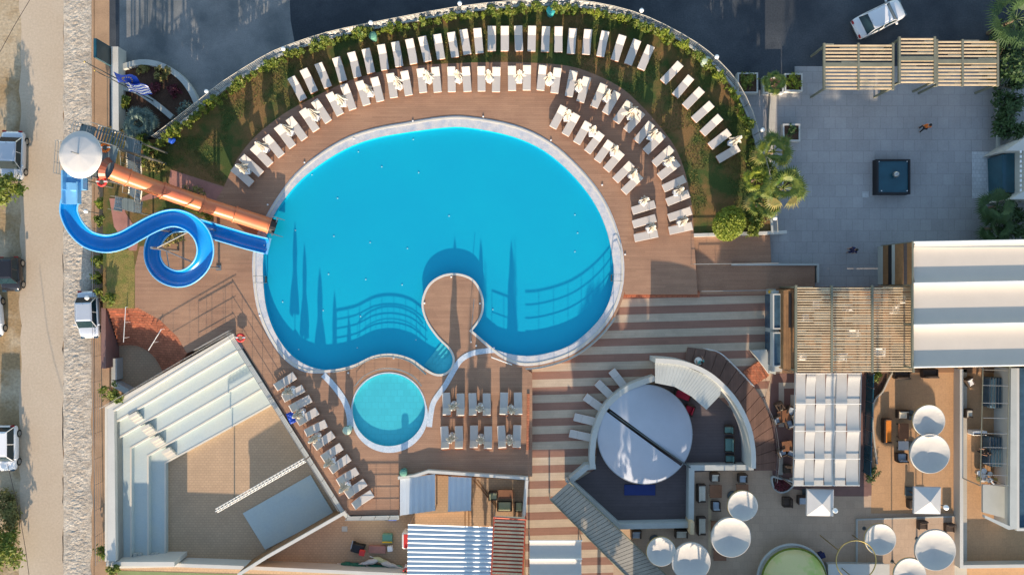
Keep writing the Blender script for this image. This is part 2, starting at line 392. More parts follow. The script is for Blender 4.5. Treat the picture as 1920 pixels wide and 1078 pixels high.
# outlines shared by lawn, deck, fence
FENCE = smooth([(300, 262), (330, 240), (385, 197), (430, 162), (500, 118), (545, 97), (620, 72), (690, 57), (760, 43), (860, 25), (960, 14), (1040, 11), (1110, 17), (1180, 33), (1240, 58), (1300, 92), (1340, 125), (1375, 165), (1400, 215), (1415, 265), (1432, 330), (1444, 400), (1447, 438)], 4)
DECKN = smooth([(420, 350), (445, 298), (480, 255), (530, 215), (580, 187), (640, 158), (690, 141), (760, 126), (850, 119), (960, 117), (1050, 122), (1100, 134), (1160, 162), (1200, 196), (1235, 235), (1265, 275), (1285, 325), (1297, 385), (1301, 440)], 4)
WEST = [(320, 318), (316, 343), (400, 383), (385, 402), (330, 455), (262, 462), (253, 500), (253, 578)]
struct('lawn', Q(FENCE + [(1301, 440)] + DECKN[::-1][1:] + WEST + [(193, 578), (193, 240), (215, 235), (260, 262)]), -.004, 'lawn', -3.4)
struct('dry_grass_patch', Q([(200, 470), (250, 468), (253, 500), (252, 578), (200, 578)]), .012, 'grass_dry')
struct('pink_path', Q([(232, 385), (262, 372), (318, 345), (320, 318), (420, 352), (400, 383), (330, 358), (290, 372)]), .014, 'pinkish')
struct('garden_path', Q([(205, 372), (226, 372), (236, 400), (262, 440), (256, 470), (243, 470), (214, 425)]), .014, 'pinkish')
# pool outline (water edge), clockwise in the picture, with rim width in px
PW = [(760, 249, 19), (830, 240, 21), (880, 240, 21), (960, 256, 22), (1020, 283, 21), (1070, 325, 20), (1110, 374, 20), (1135, 425, 20), (1148, 480, 21), (1150, 530, 19), (1138, 575, 17), (1112, 612, 17), (1072, 645, 17), (1030, 661, 18), (985, 667, 19), (950, 662, 13), (925, 654, 5)]
PN = [(884, 620, 3)]
PI = [(900, 598, 3), (906, 575, 3), (902, 548, 3), (886, 524, 3), (860, 514, 3), (832, 516, 3), (808, 530, 3), (795, 552, 3), (792, 577, 3), (802, 606, 3), (822, 634, 3), (842, 654, 3), (850, 672, 3), (846, 690, 3), (832, 701, 3), (815, 701, 3), (795, 690, 3), (770, 673, 3), (735, 664, 3), (700, 668, 3), (665, 684, 3), (630, 693, 3), (600, 692, 8), (570, 682, 14), (540, 659, 15), (515, 622, 15), (500, 580, 17), (494, 535, 19), (493, 490, 20), (498, 450, 19), (508, 415, 13), (530, 378, 13), (565, 337, 16), (610, 302, 18), (660, 274, 19), (710, 258, 19)]
pc = smooth(PW, 4) + smooth(PN + PI + [PW[0]], 4)
pcw = [P(a, b, 0) for a, b, w in pc]; pws = [w / S for a, b, w in pc]
area = sum(a.x * b.y - b.x * a.y for a, b in zip(pcw, pcw[1:] + pcw[:1])); sg = -1 if area > 0 else 1
pout = offs(pcw, [w * sg for w in pws], True)
KC = P(729, 768); kids = [KC + Vector((68 / S * math.cos(t), 68 / S * math.sin(t), 0)) for t in (2 * math.pi * k / 64 for k in range(64))]
kout = []
for k in range(64):
    t = 2 * math.pi * k / 64; w = 2.5 + 10 * max(0, -math.sin(t - .15)) ** .8; kout.append(KC + Vector(((68 + w) / S * math.cos(t), (68 + w) / S * math.sin(t), 0)))
STEP_OUT = [(200, 577), (258, 577), (300, 600), (333, 632), (350, 662)]
i0 = min(range(len(pc)), key=lambda i: (pc[i][0] - 985) ** 2 + (pc[i][1] - 667) ** 2); i1 = min(range(len(pc)), key=lambda i: (pc[i][0] - 1148) ** 2 + (pc[i][1] - 545) ** 2)
rimo = offs(pcw, [(w + 5 / S) * sg for w in pws], True)
lowr = rimo[i1:i0 + 1][::-1]      # from the south tip up the lower right side
DECK = Q([(420, 350), (320, 318), (316, 343), (400, 383), (385, 402), (330, 455), (262, 462), (253, 500), (253, 578)] + STEP_OUT[1:] + [(440, 625), (650, 965), (748, 965), (748, 888), (990, 893), (998, 893), (998, 700)]) + lowr + Q([(1172, 552), (1308, 552), (1301, 440)] + DECKN[::-1][1:-1])
DECK = [p if isinstance(p, Vector) else Vector(p) for p in DECK]
struct('pool_deck', DECK, .0, 'deck', -3.4, [pcw, kids])
def ringmesh(a, b, z): 
    k = len(a); mb = MB(); mb.add([(p[0], p[1], z) for p in a] + [(p[0], p[1], z) for p in b], [(i, (i + 1) % k, k + (i + 1) % k, k + i) if sg < 0 else (k + i, k + (i + 1) % k, (i + 1) % k, i) for i in range(k)]); return mb
ob('pool_coping', ringmesh(pcw, pout, .02), 'coping', kind='structure')
edge = offs(pcw, [max(w - .16, .02) * sg for w in pws], True)
ob('pool_coping_edge', MB().wall(edge, .14, .0, .05, True), 'edge_white', kind='structure')
def basin(name, cont, d, m, zt):
    mb = MB(); k = len(cont); mb.prism(cont, -d)
    mb.add([(p[0], p[1], -d) for p in cont] + [(p[0], p[1], zt) for p in cont], [(i, (i + 1) % k, k + (i + 1) % k, k + i) for i in range(k)])
    return ob(name, mb, m, kind='structure')
basin('pool_basin', offs(pcw, -.01 * sg, True), .48, 'pool_lining', .015)
basin('paddling_basin', offs(kids, .01, True), .30, 'kids_lining', .015)
ob('pool_water', MB().prism(offs(pcw, -.02 * sg, True), -.07), 'water', kind='structure')
ob('paddling_water', MB().prism(offs(kids, .02, True), -.07), 'water', kind='structure')
mb = MB(); k = 64; mb.add([(p.x, p.y, .022) for p in kids] + [(p.x, p.y, .022) for p in kout], [(i, k + i, k + (i + 1) % k, (i + 1) % k) for i in range(k)])
ob('paddling_pool_coping', mb, 'channel', kind='structure')
for i, (A_, B_) in enumerate((((795, 684), (832, 638)), ((801, 689), (838, 645)), ((807, 692), (843, 651)), ((813, 695), (848, 658)))):
    ob('pool_step', MB().prism(Q([A_, B_, (872, 690), (835, 718)], -.4), -.50, -.42 + .07 * i), 'kids_lining', kind='structure')
# overflow channel that links the pools
for cps, w in (([(606, 702), (625, 722), (645, 750), (655, 778), (656, 800)], 11), ([(805, 800), (808, 775), (814, 752), (835, 722), (852, 692), (866, 673), (890, 661), (928, 656)], 10)):
    ob('overflow_channel', MB().wall(Q(smooth(cps, 5)), w / S, .0, .026), 'channel', kind='structure')
# side lane right of the lawn
struct('side_path', Q([(1301, 438), (1447, 438), (1450, 497), (1532, 497), (1532, 552), (1296, 552)]), -.45, 'deck', -3.4)
struct('striped_terrace', Q([(985, 690), (1000, 640), (1150, 540), (1465, 540), (1465, 710), (1300, 1400), (985, 1400)], -.62), -.62, 'striped_paving', -3.4)
struct('dining_terrace', Q([(1296, 876), (1400, 870), (1450, 690), (2300, 690), (2300, 1700), (1150, 1700), (1150, 985), (1296, 985)], -.62), -.60, 'grey_floor', -3.4)
struct('sunken_yard_floor', Q([(190, 570), (480, 570), (700, 860), (1000, 860), (1000, 1400), (190, 1400)], -2.3), -2.3, 'paver', -3.4)
struct('green_court', Q([(180, 1068), (760, 1085), (760, 1400), (180, 1400)], -2.3), -2.28, 'court_green')
struct('sand_terrace', Q([(1640, 700), (1796, 695), (1796, 962), (1633, 962)], -.6), -.592, 'sand_floor')
struct('plum_paving', Q([(1448, 700), (1640, 700), (1640, 880), (1650, 928), (1570, 930), (1450, 910), (1440, 780)], -.6), -.594, 'paver_plum')
for x0, y0, x1, y1 in ((1460, 717, 1500, 728), (1460, 728, 1470, 800), (1482, 740, 1495, 800), (1460, 840, 1468, 890), (1480, 895, 1492, 905)): struct('paving_band', rect(x0, y0, x1, y1, -.6), -.589, 'paving_pale')
struct('east_terrace', rect(1790, 690, 2300, 1090, -.6), -.591, 'sand_floor')
struct('pale_walkway', rect(1788, 692, 1812, 1100, -.6), -.52, 'paving_pale', -.6)
struct('raised_platform', Q([(1607, 974), (1790, 968), (1790, 1100), (1607, 1100)], -.45), -.47, 'grey_floor', -.6)
ob('platform_curb', MB().wall(Q([(1607, 1058), (1607, 974), (1788, 968)], -.45), .10, -.6, -.44), 'wall_pale', kind='structure')
struct('dark_door_mat', rect(1568, 911, 1628, 930, -.6), -.588, 'paver_plum')
# curved brick stairs down to the sunken court, built as nested treads
t = thing('curved_brick_staircase', 'curved terracotta brick steps leading down from the pool deck to a sunken paved court', 'staircase', P(270, 620))
STEP_IN = [(222, 648), (256, 648), (284, 664), (302, 690), (312, 715)]
def lerp2(a, b, u): return [(p[0] + (q[0] - p[0]) * u, p[1] + (q[1] - p[1]) * u) for p, q in zip(a, b)]
base = t.location.copy(); NS = 11; prev = Q(smooth([STEP_OUT[0]] + STEP_OUT[1:], 3), 0)
for i in range(NS):
    z = -.02 - .19 * (i + .3); nxt = Q(smooth(lerp2(STEP_OUT, STEP_IN, (i + 1) / NS), 3), z)
    mb = MB(); poly = [Vector(p) - base for p in prev] + [Vector(p) - base for p in nxt[::-1]]; mb.prism(poly, -3.3, z)
    ob('step', mb, 'brick_step', t); prev = nxt
for q in (Q([(194, 578), (200, 578), (200, 700), (194, 700)], 0), Q([(350, 662), (440, 627), (440, 640), (318, 718), (312, 715)], -1.2)):
    pass
ob('stair_side_wall', MB().wall([Vector(p) - base for p in Q([(197, 577), (197, 690)], -.4)], .35, -3.3, -.15), 'paver_plum', t)
t = thing('stair_platform_wall', 'low white block wall at the foot of the curved brick staircase beside the road fence', 'wall', P(208, 690, -1.4))
b0 = t.location.copy(); ob('wall_block', MB().prism([p - b0 for p in Q([(199, 672), (219, 672), (219, 712), (199, 712)], -1.3)], -3.3 + 1.4, .1), 'wall_pale', t)
ob('wall_block', MB().wall([p - b0 for p in Q([(205, 716), (240, 735)], -1.3)], .45, -3.3 + 1.4, .1), 'wall_pale', t)
# ---------------------------------------------------------------- amphitheatre
t = thing('amphitheatre', 'white stepped amphitheatre seating with long bright tier edges in the lower left', 'seating')
C = [[(197, 1052), (197, 763), (437, 625)], [(217, 1052), (214, 771), (440, 632)], [(217, 1050), (212.5, 795), (457, 652)], [(217.5, 1050), (216, 826), (472, 677)], [(247, 1050), (247, 840), (481, 706)], [(279, 1050), (279, 855), (500, 726)], [(311, 1050), (311, 869), (522, 753)]]
ZT = [.3, -.1, -.5, -.95, -1.4, -1.85]
ed = [Q(C[0], .3)]
for k in range(6): ed.append(Q(C[k + 1], ZT[k]))
for k in range(6):
    ob('rim' if k == 0 else 'tier', MB().prism(ed[k] + ed[k + 1][::-1], -3.3, ZT[k]), 'wall_white' if k == 0 else 'terrace_white', t)
    e = offs(ed[k + 1], .07); ob('lit_tier_edge', MB().wall(e if k > 2 else e[1:], .13, ZT[k] - .1, ZT[k] + .02), 'edge_white', t)  # white nosing strips, their paleness also standing in for sunlit risers
e = offs(ed[0], -.08); ob('lit_tier_edge', MB().wall(e, .16, .2, .33), 'edge_white', t)
for k, (x, y) in enumerate(((250, 778), (273, 801), (291, 823), (312, 845))):
    for i in range(3):
        z = ZT[k + 1 if k < 4 else 5] ; p = P(x + i * 3.4, y + i * 5, z); ob('aisle_step', MB().box((p.x, p.y, z - .06 - i * .13), (.75, .28, .30), R(29)), 'edge_white', t)
for k, (x, y) in enumerate(((255, 1044), (287, 1044), (318, 1043))):
    for i in range(2):
        z = ZT[k + 3] if k + 3 < 6 else -1.85; p = P(x - 3 + i * 7, y, z); ob('corner_step', MB().box((p.x, p.y, z - .35 - .15 * i), (.28, .5, .6)), 'wall_pale', t)
wall_s = ob('south_boundary_wall', MB().wall(Q([(205, 1062), (330, 1059), (470, 1064), (770, 1078)], -.9), .28, -3.4, -.88), 'wall_white'); tag(wall_s, 'long white coped wall along the bottom of the sunken stage beside the green court', 'wall')
w = ob('south_end_wall', MB().wall(Q([(199, 1057), (327, 1057)], .15), .34, -3.4, .15), 'wall_white'); tag(w, 'short thick white wall closing the lower end of the amphitheatre tiers', 'wall')
t = thing('stage_platform', 'flat pale blue-grey stage slab on the brick floor of the amphitheatre', 'stage')
ob('slab', MB().prism(Q([(455, 962), (582, 890), (626, 963), (497, 1030)], -2.2), -2.5, -2.2), 'terrace_white', t)
t = thing('stage_back_wall', 'long thin white wall with dark wooden face behind the stage slab', 'wall')
ob('white_coping', MB().wall(Q([(446, 1078), (500, 1044), (648, 960)], .35), .24, .05, .35), 'wall_white', t)
ob('wooden_face', MB().wall(Q([(448, 1075), (500, 1043), (647, 959)], .35), .16, -2.4, .05), 'wood_brown', t)
# lighting truss over the stage
def truss(mb, a, b, w=.28, n=22, r=.022):
    a, b = Vector(a), Vector(b); d = (b - a).normalized(); u = Vector((-d.y, d.x, 0)) * w / 2; v = Vector((0, 0, w * .85))
    for o in (u, -u, v): mb.tube([a + o, b + o], r * 1.3, 6)
    for i in range(n):
        p = a + (b - a) * i / n; q = a + (b - a) * (i + 1) / n
        mb.tube([p + u, q - u], r * .7, 4); mb.tube([p - u, q + v], r * .7, 4); mb.tube([p + v, q + u], r * .7, 4)
t = thing('lighting_truss', 'white lattice lighting truss hanging diagonally over the sunken stage', 'truss')
mb = MB(); truss(mb, P(406, 957, 1.6), P(572, 862, 1.6), .3, 26); ob('lattice_beam', mb, 'white_metal', t)
pa = P(406, 957, 1.6)
ob('leg', MB().tube([pa, (pa.x, pa.y, -2.3)], .05, 8), 'steel', t); pb = P(572, 862, 1.6); ob('leg', MB().tube([pb, (pb.x, pb.y, -2.3)], .05, 8), 'steel', t)
# deck edge walls and rails above the stage
w = ob('deck_edge_wall', MB().wall(Q([(434, 632), (641, 958), (655, 972), (748, 970)], .12), .32, -2.3, .12), 'wall_pale'); tag(w, 'low pale coped wall running diagonally between the pool deck and the sunken stage', 'wall')
rail('thin metal railing on the diagonal wall beside the left row of loungers', [(434, 624), (640, 952)], .12, 1.0, 3, 1.5, r=.018)
rail('metal railing at the bottom edge of the deck below the paddling pool', [(652, 968), (748, 967)], .12, 1.0, 4, 1.1, r=.022)
rail('thin railing on the top rim of the white amphitheatre', [(197, 763), (350, 673), (440, 622)], .3, .9, 2, 1.5, r=.014)
rail('thin railing beside the terracotta steps where the deck meets the amphitheatre', [(372, 655), (438, 618)], .02, 1.0, 3, 1.2, r=.02)
rail('short handrail down the left side of the curved brick stairs', [(246, 575), (242, 640)], -.6, .9, 1, 1.2, m='white_metal')
rail('short handrail down the middle of the curved brick stairs', [(312, 616), (288, 655)], -.6, .9, 1, 1.2, m='white_metal')
rail('curved railing on the strip of deck between the big pool and the paddling pool', smooth([(628, 696), (665, 688), (700, 671), (735, 667), (770, 676), (800, 700)], 4), .02, .78, 4, .95, r=.028)
rail('arched railing round the top side of the paddling pool', smooth([(668, 722), (684, 704), (708, 692), (730, 689), (755, 693), (778, 705), (792, 722)], 4), .02, .78, 3, .95, r=.018)
lw = offs(pcw, [(w + .14) * sg for w in pws], True)[i1 + 4:i0 + 1]; t = thing('pool_edge_railing', 'long curved railing round the lower right edge of the big pool above the striped paving', 'railing', lw[0]); o0 = lw[0]
for k in range(4): ob('top_rail' if k == 3 else 'mid_rail', MB().tube([p - o0 + Vector((0, 0, .28 * (k + 1))) for p in lw], .03 if k == 3 else .02, 6), 'steel', t)
for p in resample([p - o0 for p in lw], 1.2): ob('post', MB().cyl(p, .025, 1.12, 6), 'steel', t)
for lab, a in (('metal railing between the pool lane and the lower brown landing at right', [(1296, 496), (1452, 494)]),):
    rail(lab, a, .0, 1.0, 3, 1.3)
rail('thin railing along the top of the striped terrace at right', [(1310, 546), (1440, 544)], -.45, 1.0, 2, 1.3)
# red brick steps between pool deck and striped terrace
t = thing('brick_steps', 'narrow dark red brick steps dropping from the pool deck to the striped terrace', 'steps')
for i in range(3): ob('step', MB().prism(Q([(1168 - i * 2, 545 + i * 4), (1312, 545 + i * 4), (1312, 549.5 + i * 4), (1168 - i * 2, 549.5 + i * 4)], -.15 - .15 * i), -.62, -.12 - .16 * i), 'brick_step', t)
t = thing('brick_steps', 'short flight of red brick steps at the left end of the lower brown landing', 'steps')
for i in range(3): ob('step', MB().prism(Q([(1294 + i * 4, 498), (1298 + i * 4, 498), (1298 + i * 4, 548), (1294 + i * 4, 548)], -.2), -.62, -.02 - .12 * i), 'brick_step', t)
t = thing('brick_steps', 'dark red brick steps on the right edge of the deck beside the paired loungers', 'steps')
for i in range(2): ob('step', MB().prism(Q([(988 + i * 5, 738), (993 + i * 5, 738), (992 + i * 5, 842), (987 + i * 5, 842)], -.1), -.62, .1 - .12 * i), 'brick_step', t)
# yard parapets
w = ob('yard_parapet', MB().wall(Q([(746, 896), (775, 893), (803, 884), (990, 897)], .45), .22, -2.3, .45), 'wall_white'); tag(w, 'white coped parapet bending above the service yard below the loungers', 'wall')
w = ob('yard_parapet', MB().wall(Q([(988, 900), (980, 1000), (974, 1120)], .45), .24, -2.3, .45), 'wall_white'); tag(w, 'straight white coped parapet between the red slatted roof and the striped paving', 'wall')
# perimeter: retaining wall, fence and planting
FW = Q(FENCE); t = thing('perimeter_fence', 'long curved metal fence on a white base wall enclosing the sunbathing lawn', 'fence', FW[0]); f0 = FW[0]; fl = [p - f0 for p in FW]
ob('base_wall', MB().wall(fl, .16, -2.4, .18), 'wall_pale', t)
for k, z in enumerate((.45, .7, .95, 1.2, 1.45)): ob('top_rail' if k == 4 else 'mid_rail', MB().tube([p + Vector((0, 0, z)) for p in fl[::2] + [fl[-1]]], .03 if k == 4 else .016, 5), 'steel' if k < 4 else 'paving_pale', t)
for p in resample(fl, 1.5)[:90]: ob('post', MB().box((p.x, p.y, .85), (.05, .05, 1.3)), 'steel', t)
w = ob('lane_wall', MB().wall(Q([(1301, 441), (1435, 437), (1475, 435)], .1), .25, -1, .15), 'wall_white'); tag(w, 'low white wall between the round bush and the side lane', 'wall')
w = ob('lane_curb', MB().wall(Q([(1372, 496), (1534, 496), (1534, 530)], -.3), .16, -1, -.28), 'wall_pale'); tag(w, 'pale coping along the top of the brown landing right of the pool', 'wall')
w = ob('plaza_kerb', MB().wall(Q([(1450, 176), (1444, 300), (1440, 434)], -.7), .5, -1, -.65), 'paving_pale'); tag(w, 'long pale kerb running down from the small palm beside the planters', 'kerb')
gr = MB(); rg = random.Random(11); lf = Q(FENCE, 0); dn = Q([(320, 320)] + DECKN, 0)
for _ in range(26000):
    u = rg.random(); i = u * (len(lf) - 1); a = lf[int(i)].lerp(lf[min(int(i) + 1, len(lf) - 1)], i % 1); i = u * (len(dn) - 1); b = dn[int(i)].lerp(dn[min(int(i) + 1, len(dn) - 1)], i % 1); c = a.lerp(b, rg.uniform(.03, .985))
    if mn.noise(c * .35) < -.12: continue
    t_ = rg.uniform(0, 6.28); h = rg.uniform(.03, .09); w = Vector((math.cos(t_), math.sin(t_), 0)) * .035; c = Vector((c.x, c.y, 0)); gr.add([c - w, c + w, c + Vector((rg.uniform(-.07, .07), rg.uniform(-.07, .07), h))], [(0, 1, 2)])
ob('grass', gr, 'grass_blade', kind='stuff')
# triangular garden in the upper left
struct('garden_bed', Q([(222, 130), (262, 118), (300, 122), (335, 143), (360, 175), (374, 207), (330, 235), (300, 258), (222, 250)], -.8), -.82, 'soil', -1.2)
w = ob('garden_wall', MB().wall(Q(smooth([(224, 127), (262, 117), (300, 122), (335, 143), (358, 172), (374, 208)], 5), -.4), .42, -1.3, -.4), 'wall_pale'); tag(w, 'wide curved pale wall round the outside of the red flower bed', 'wall')
w = ob('garden_wall', MB().wall(Q(smooth([(216, 166), (248, 168), (285, 190), (322, 220)], 5), -.45), .40, -1.3, -.45), 'wall_pale'); tag(w, 'curved pale wall dividing the red flower bed under the flags', 'wall')
w = ob('gate_wall', MB().wall(Q([(215, 88), (216, 248)], .3), .55, -1.3, .3), 'wall_white'); tag(w, 'straight thick white wall beside the dirt road behind the dark billboard', 'wall')
pa, pb = P(208.5, 93, -.1), P(208.5, 122, -.1); t = thing('billboard', 'dark blank billboard standing upright on the edge of the dirt road', 'sign', ((pa.x + pb.x) / 2, (pa.y + pb.y) / 2, -1))
ob('panel', MB().box((0, 0, 2.1), (.16, 1.35, 2.3)), 'steel_dark', t)
ob('frame', MB().box((-.01, 0, 3.28), (.22, 1.42, .06)).box((-.01, .7, 2.1), (.2, .05, 2.3)).box((-.01, -.7, 2.1), (.2, .05, 2.3)), 'teal_glass', t)
for s in (-.5, .5): ob('post', MB().box((0, s, .45), (.1, .1, 1.05)), 'steel_dark', t)
rail('thin wire fence along the dirt road beside the lower car and the amphitheatre', [(189, 430), (188, 560), (190, 760), (194, 1050)], -1.0, 1.2, 4, 2.0, m='steel', r=.015, name='wire_fence', cat='fence')
# ---------------------------------------------------------------- loungers
def make_lounger(raised, deg=30):
    t = thing('sun_lounger', 'x', 'sun lounger')
    L, Wd, h = 2.0, .64, .30; hy = .62       # head at +Y
    f = MB().box((-Wd / 2 + .03, 0, h - .06), (.06, L, .08)).box((Wd / 2 - .03, 0, h - .06), (.06, L, .08)).box((0, -L / 2 + .03, h - .07), (Wd, .06, .10)).box((0, L / 2 - .03, h - .06), (Wd - .12, .06, .08))
    for i in range(8): f.box((0, -L / 2 + .25 + i * .22, h - .04), (Wd - .12, .09, .02))
    ob('frame', f, 'lounger_frame', t)
    for sx in (-1, 1):
        for y in (-L / 2 + .14, L / 2 - .3): ob('leg', MB().box((sx * (Wd / 2 - .04), y, (h - .1) / 2), (.06, .07, h - .1)), 'lounger_frame', t)
    if raised:
        ob('seat_cushion', MB().bbox((0, -.36 + .02, h + .055), (Wd - .01, 1.30, .10), .025), 'cushion', t)
        a = R(deg); c = .34; ob('backrest_cushion', MB().bbox((0, .29 + c * math.cos(a), h + .07 + c * math.sin(a)), (Wd - .01, .72, .10), .025, 0, a), 'cushion', t)
        ob('backrest_frame', MB().box((0, .30 + c * math.cos(a), h + .0 + c * math.sin(a)), (Wd, .74, .03), 0, a).box((0, .72, h + .12), (Wd - .1, .04, .26)), 'lounger_frame', t) if deg < 40 else None
    else:
        ob('seat_cushion', MB().bbox((0, -.34, h + .055), (Wd - .01, 1.30, .10), .025), 'cushion', t)
        ob('backrest_cushion', MB().bbox((0, .652, h + .055), (Wd - .01, .68, .10), .025, 0, R(2)), 'cushion', t)
    return t
LR, LF, LS = make_lounger(True), make_lounger(False), make_lounger(True, 52)
used = {}
def place(proto, head, foot, label, group, z=0.):
    hh, ff = P(*head, z + .4), P(*foot, z + .35); c = (hh + ff) / 2; d = hh - ff; rz = math.atan2(d.y, d.x) - math.pi / 2
    c = Vector((c.x, c.y, z)); rz += random.uniform(-.035, .035)
    sc = (1 + random.uniform(-.015, .015), min(1.08, max(.94, d.length / 1.98)), 1)
    if proto not in used:
        used[proto] = 1; proto.location = c; proto.rotation_euler = (0, 0, rz); proto.scale = sc; tag(proto, label, None, group); return proto
    return dup(proto, c, rz, label, group, sc)
t2, t3, t7 = (480, 0), (960, 0), (960, 270); K = 3.992
row1 = [((265, 580), (355, 748)), ((355, 520), (440, 690)), ((468, 475), (540, 655)), ((600, 432), (655, 610)), ((712, 392), (765, 580)), ((820, 367), (865, 548)), ((935, 335), (970, 525)), ((1042, 315), (1075, 500)), ((1148, 293), (1182, 480)), ((1245, 275), (1285, 462)), ((1357, 258), (1385, 445)), ((1460, 243), (1492, 430)), ((1555, 222), (1580, 410)), ((1658, 213), (1672, 402)), ((1762, 197), (1768, 385)), ((1865, 197), (1860, 385))]
row1 = [T(t2, K, p) for p in row1] + [T(t3, K, p) for p in [((47, 195), (52, 385)), ((148, 195), (148, 387)), ((255, 200), (247, 390)), ((350, 200), (345, 393)), ((455, 215), (440, 405)), ((570, 222), (553, 410)), ((697, 235), (662, 425)), ((825, 265), (770, 455)), ((935, 300), (870, 485)), ((1040, 345), (963, 520)), ((1262, 478), (1130, 615)), ((1340, 578), (1220, 720)), ((1422, 672), (1292, 800)), ((1495, 778), (1360, 900)), ((1560, 875), (1425, 1000))]]
z1, z2, z3, z4, z5 = (420, 120), (640, 100), (860, 100), (1020, 110), (1140, 230); A = 4.492
row1 += [T(z5, A, p) for p in [((1020, 80), (860, 200)), ((1095, 210), (928, 315))]]
row2 = [T(z1, A, p) for p in [((82, 873), (232, 1014)), ((152, 780), (312, 930)), ((245, 695), (392, 850)), ((352, 610), (485, 775)), ((452, 520), (578, 700)), ((550, 455), (678, 635)), ((660, 385), (780, 560)), ((765, 308), (880, 490)), ((888, 245), (980, 430))]]
row2 += [T(z2, 8, p) for p in [((35, 470), (180, 845)), ((275, 415), (380, 780)), ((500, 360), (585, 725)), ((735, 300), (790, 670)), ((945, 265), (1015, 635)), ((1195, 225), (1225, 595)), ((1415, 205), (1440, 590)), ((1645, 200), (1665, 585))]]
row2 += [T(z3, 8, p) for p in [((110, 200), (130, 580)), ((340, 195), (345, 575)), ((565, 205), (563, 585)), ((795, 190), (805, 565)), ((1020, 178), (1025, 560)), ((1270, 180), (1220, 560)), ((1490, 220), (1430, 600)), ((1730, 265), (1645, 650)), ((1925, 355), (1825, 735))]]
row2 += [T(z4, A, p) for p in [((505, 215), (420, 410)), ((615, 280), (520, 465)), ((725, 365), (605, 535)), ((825, 450), (695, 612)), ((905, 545), (780, 700)), ((1000, 635), (855, 790))]]
row2 += [T(z5, A, p) for p in [((540, 215), (385, 350)), ((590, 340), (432, 455)), ((645, 478), (470, 552)), ((680, 598), (497, 672)), ((700, 745), (512, 798)), ((705, 870), (520, 912))]]
row3 = [T(z4, A, p) for p in [((170, 400), (75, 585)), ((275, 465), (180, 645)), ((375, 535), (275, 715)), ((485, 625), (365, 790)), ((565, 697), (447, 865)), ((655, 785), (523, 940)), ((743, 885), (597, 1025))]]
row3 += [T(z5, A, p) for p in [((275, 445), (130, 585)), ((393, 690), (207, 740)), ((400, 805), (213, 855)), ((412, 935), (228, 970))]]
for i, p in enumerate(row1): place(LR, *p, '%s white-cushioned lounger from the left in the outermost curved row under the hedge' % nth(i + 1), 'loungers in the outermost row')
for i, p in enumerate(row2): place(LR, *p, '%s white-cushioned lounger from the left in the long middle row on the brown deck' % nth(i + 1), 'loungers in the middle row')
for i, p in enumerate(row3): place(LF if i > 7 else LR, *p, '%s white-cushioned lounger from the top in the short inner row right of the pool' % nth(i + 1), 'loungers in the inner right row')
z6 = (500, 680); row4 = [T(z6, 3.85, p) for p in [((198, 95), (65, 180)), ((258, 185), (120, 260)), ((310, 262), (172, 330)), ((358, 350), (225, 430)), ((418, 440), (285, 505)), ((475, 520), (345, 605)), ((535, 605), (400, 690)), ((590, 685), (460, 775)), ((645, 780), (515, 860)), ((700, 865), (580, 950)), ((755, 945), (625, 1030))]]
for i, p in enumerate(row4): place(LS, p[1], p[0], '%s lounger from the top in the slanting row beside the wall of the sunken stage' % nth(i + 1), 'loungers beside the sunken stage')
z7 = (810, 720); row5 = [T(z7, 7.7, p) for p in [((208, 140), (217, 455)), ((412, 155), (415, 460)), ((580, 145), (598, 458)), ((787, 150), (795, 460)), ((1040, 135), (1035, 450)), ((1240, 135), (1245, 450)), ((180, 625), (196, 935)), ((387, 620), (395, 930)), ((605, 610), (608, 925)), ((805, 625), (815, 935)), ((1002, 610), (1012, 928)), ((1232, 600), (1220, 925))]]
for i, p in enumerate(row5): place(LS, p[1], p[0], '%s lounger from the left in the %s paired row right of the paddling pool' % (nth(i % 6 + 1), 'upper' if i < 6 else 'lower'), 'paired loungers right of the paddling pool')
z8 = (1040, 680); row6 = [T(z8, 6.74, p) for p in [((735, 112), (888, 315)), ((548, 262), (735, 440)), ((395, 435), (615, 590)), ((262, 682), (520, 752)), ((208, 890), (460, 950))]]
for i, p in enumerate(row6): place(LF, *p, '%s lounger from the top fanned out on the striped paving beside the round tent' % nth(i + 1), 'loungers fanned round the tent', -.6)
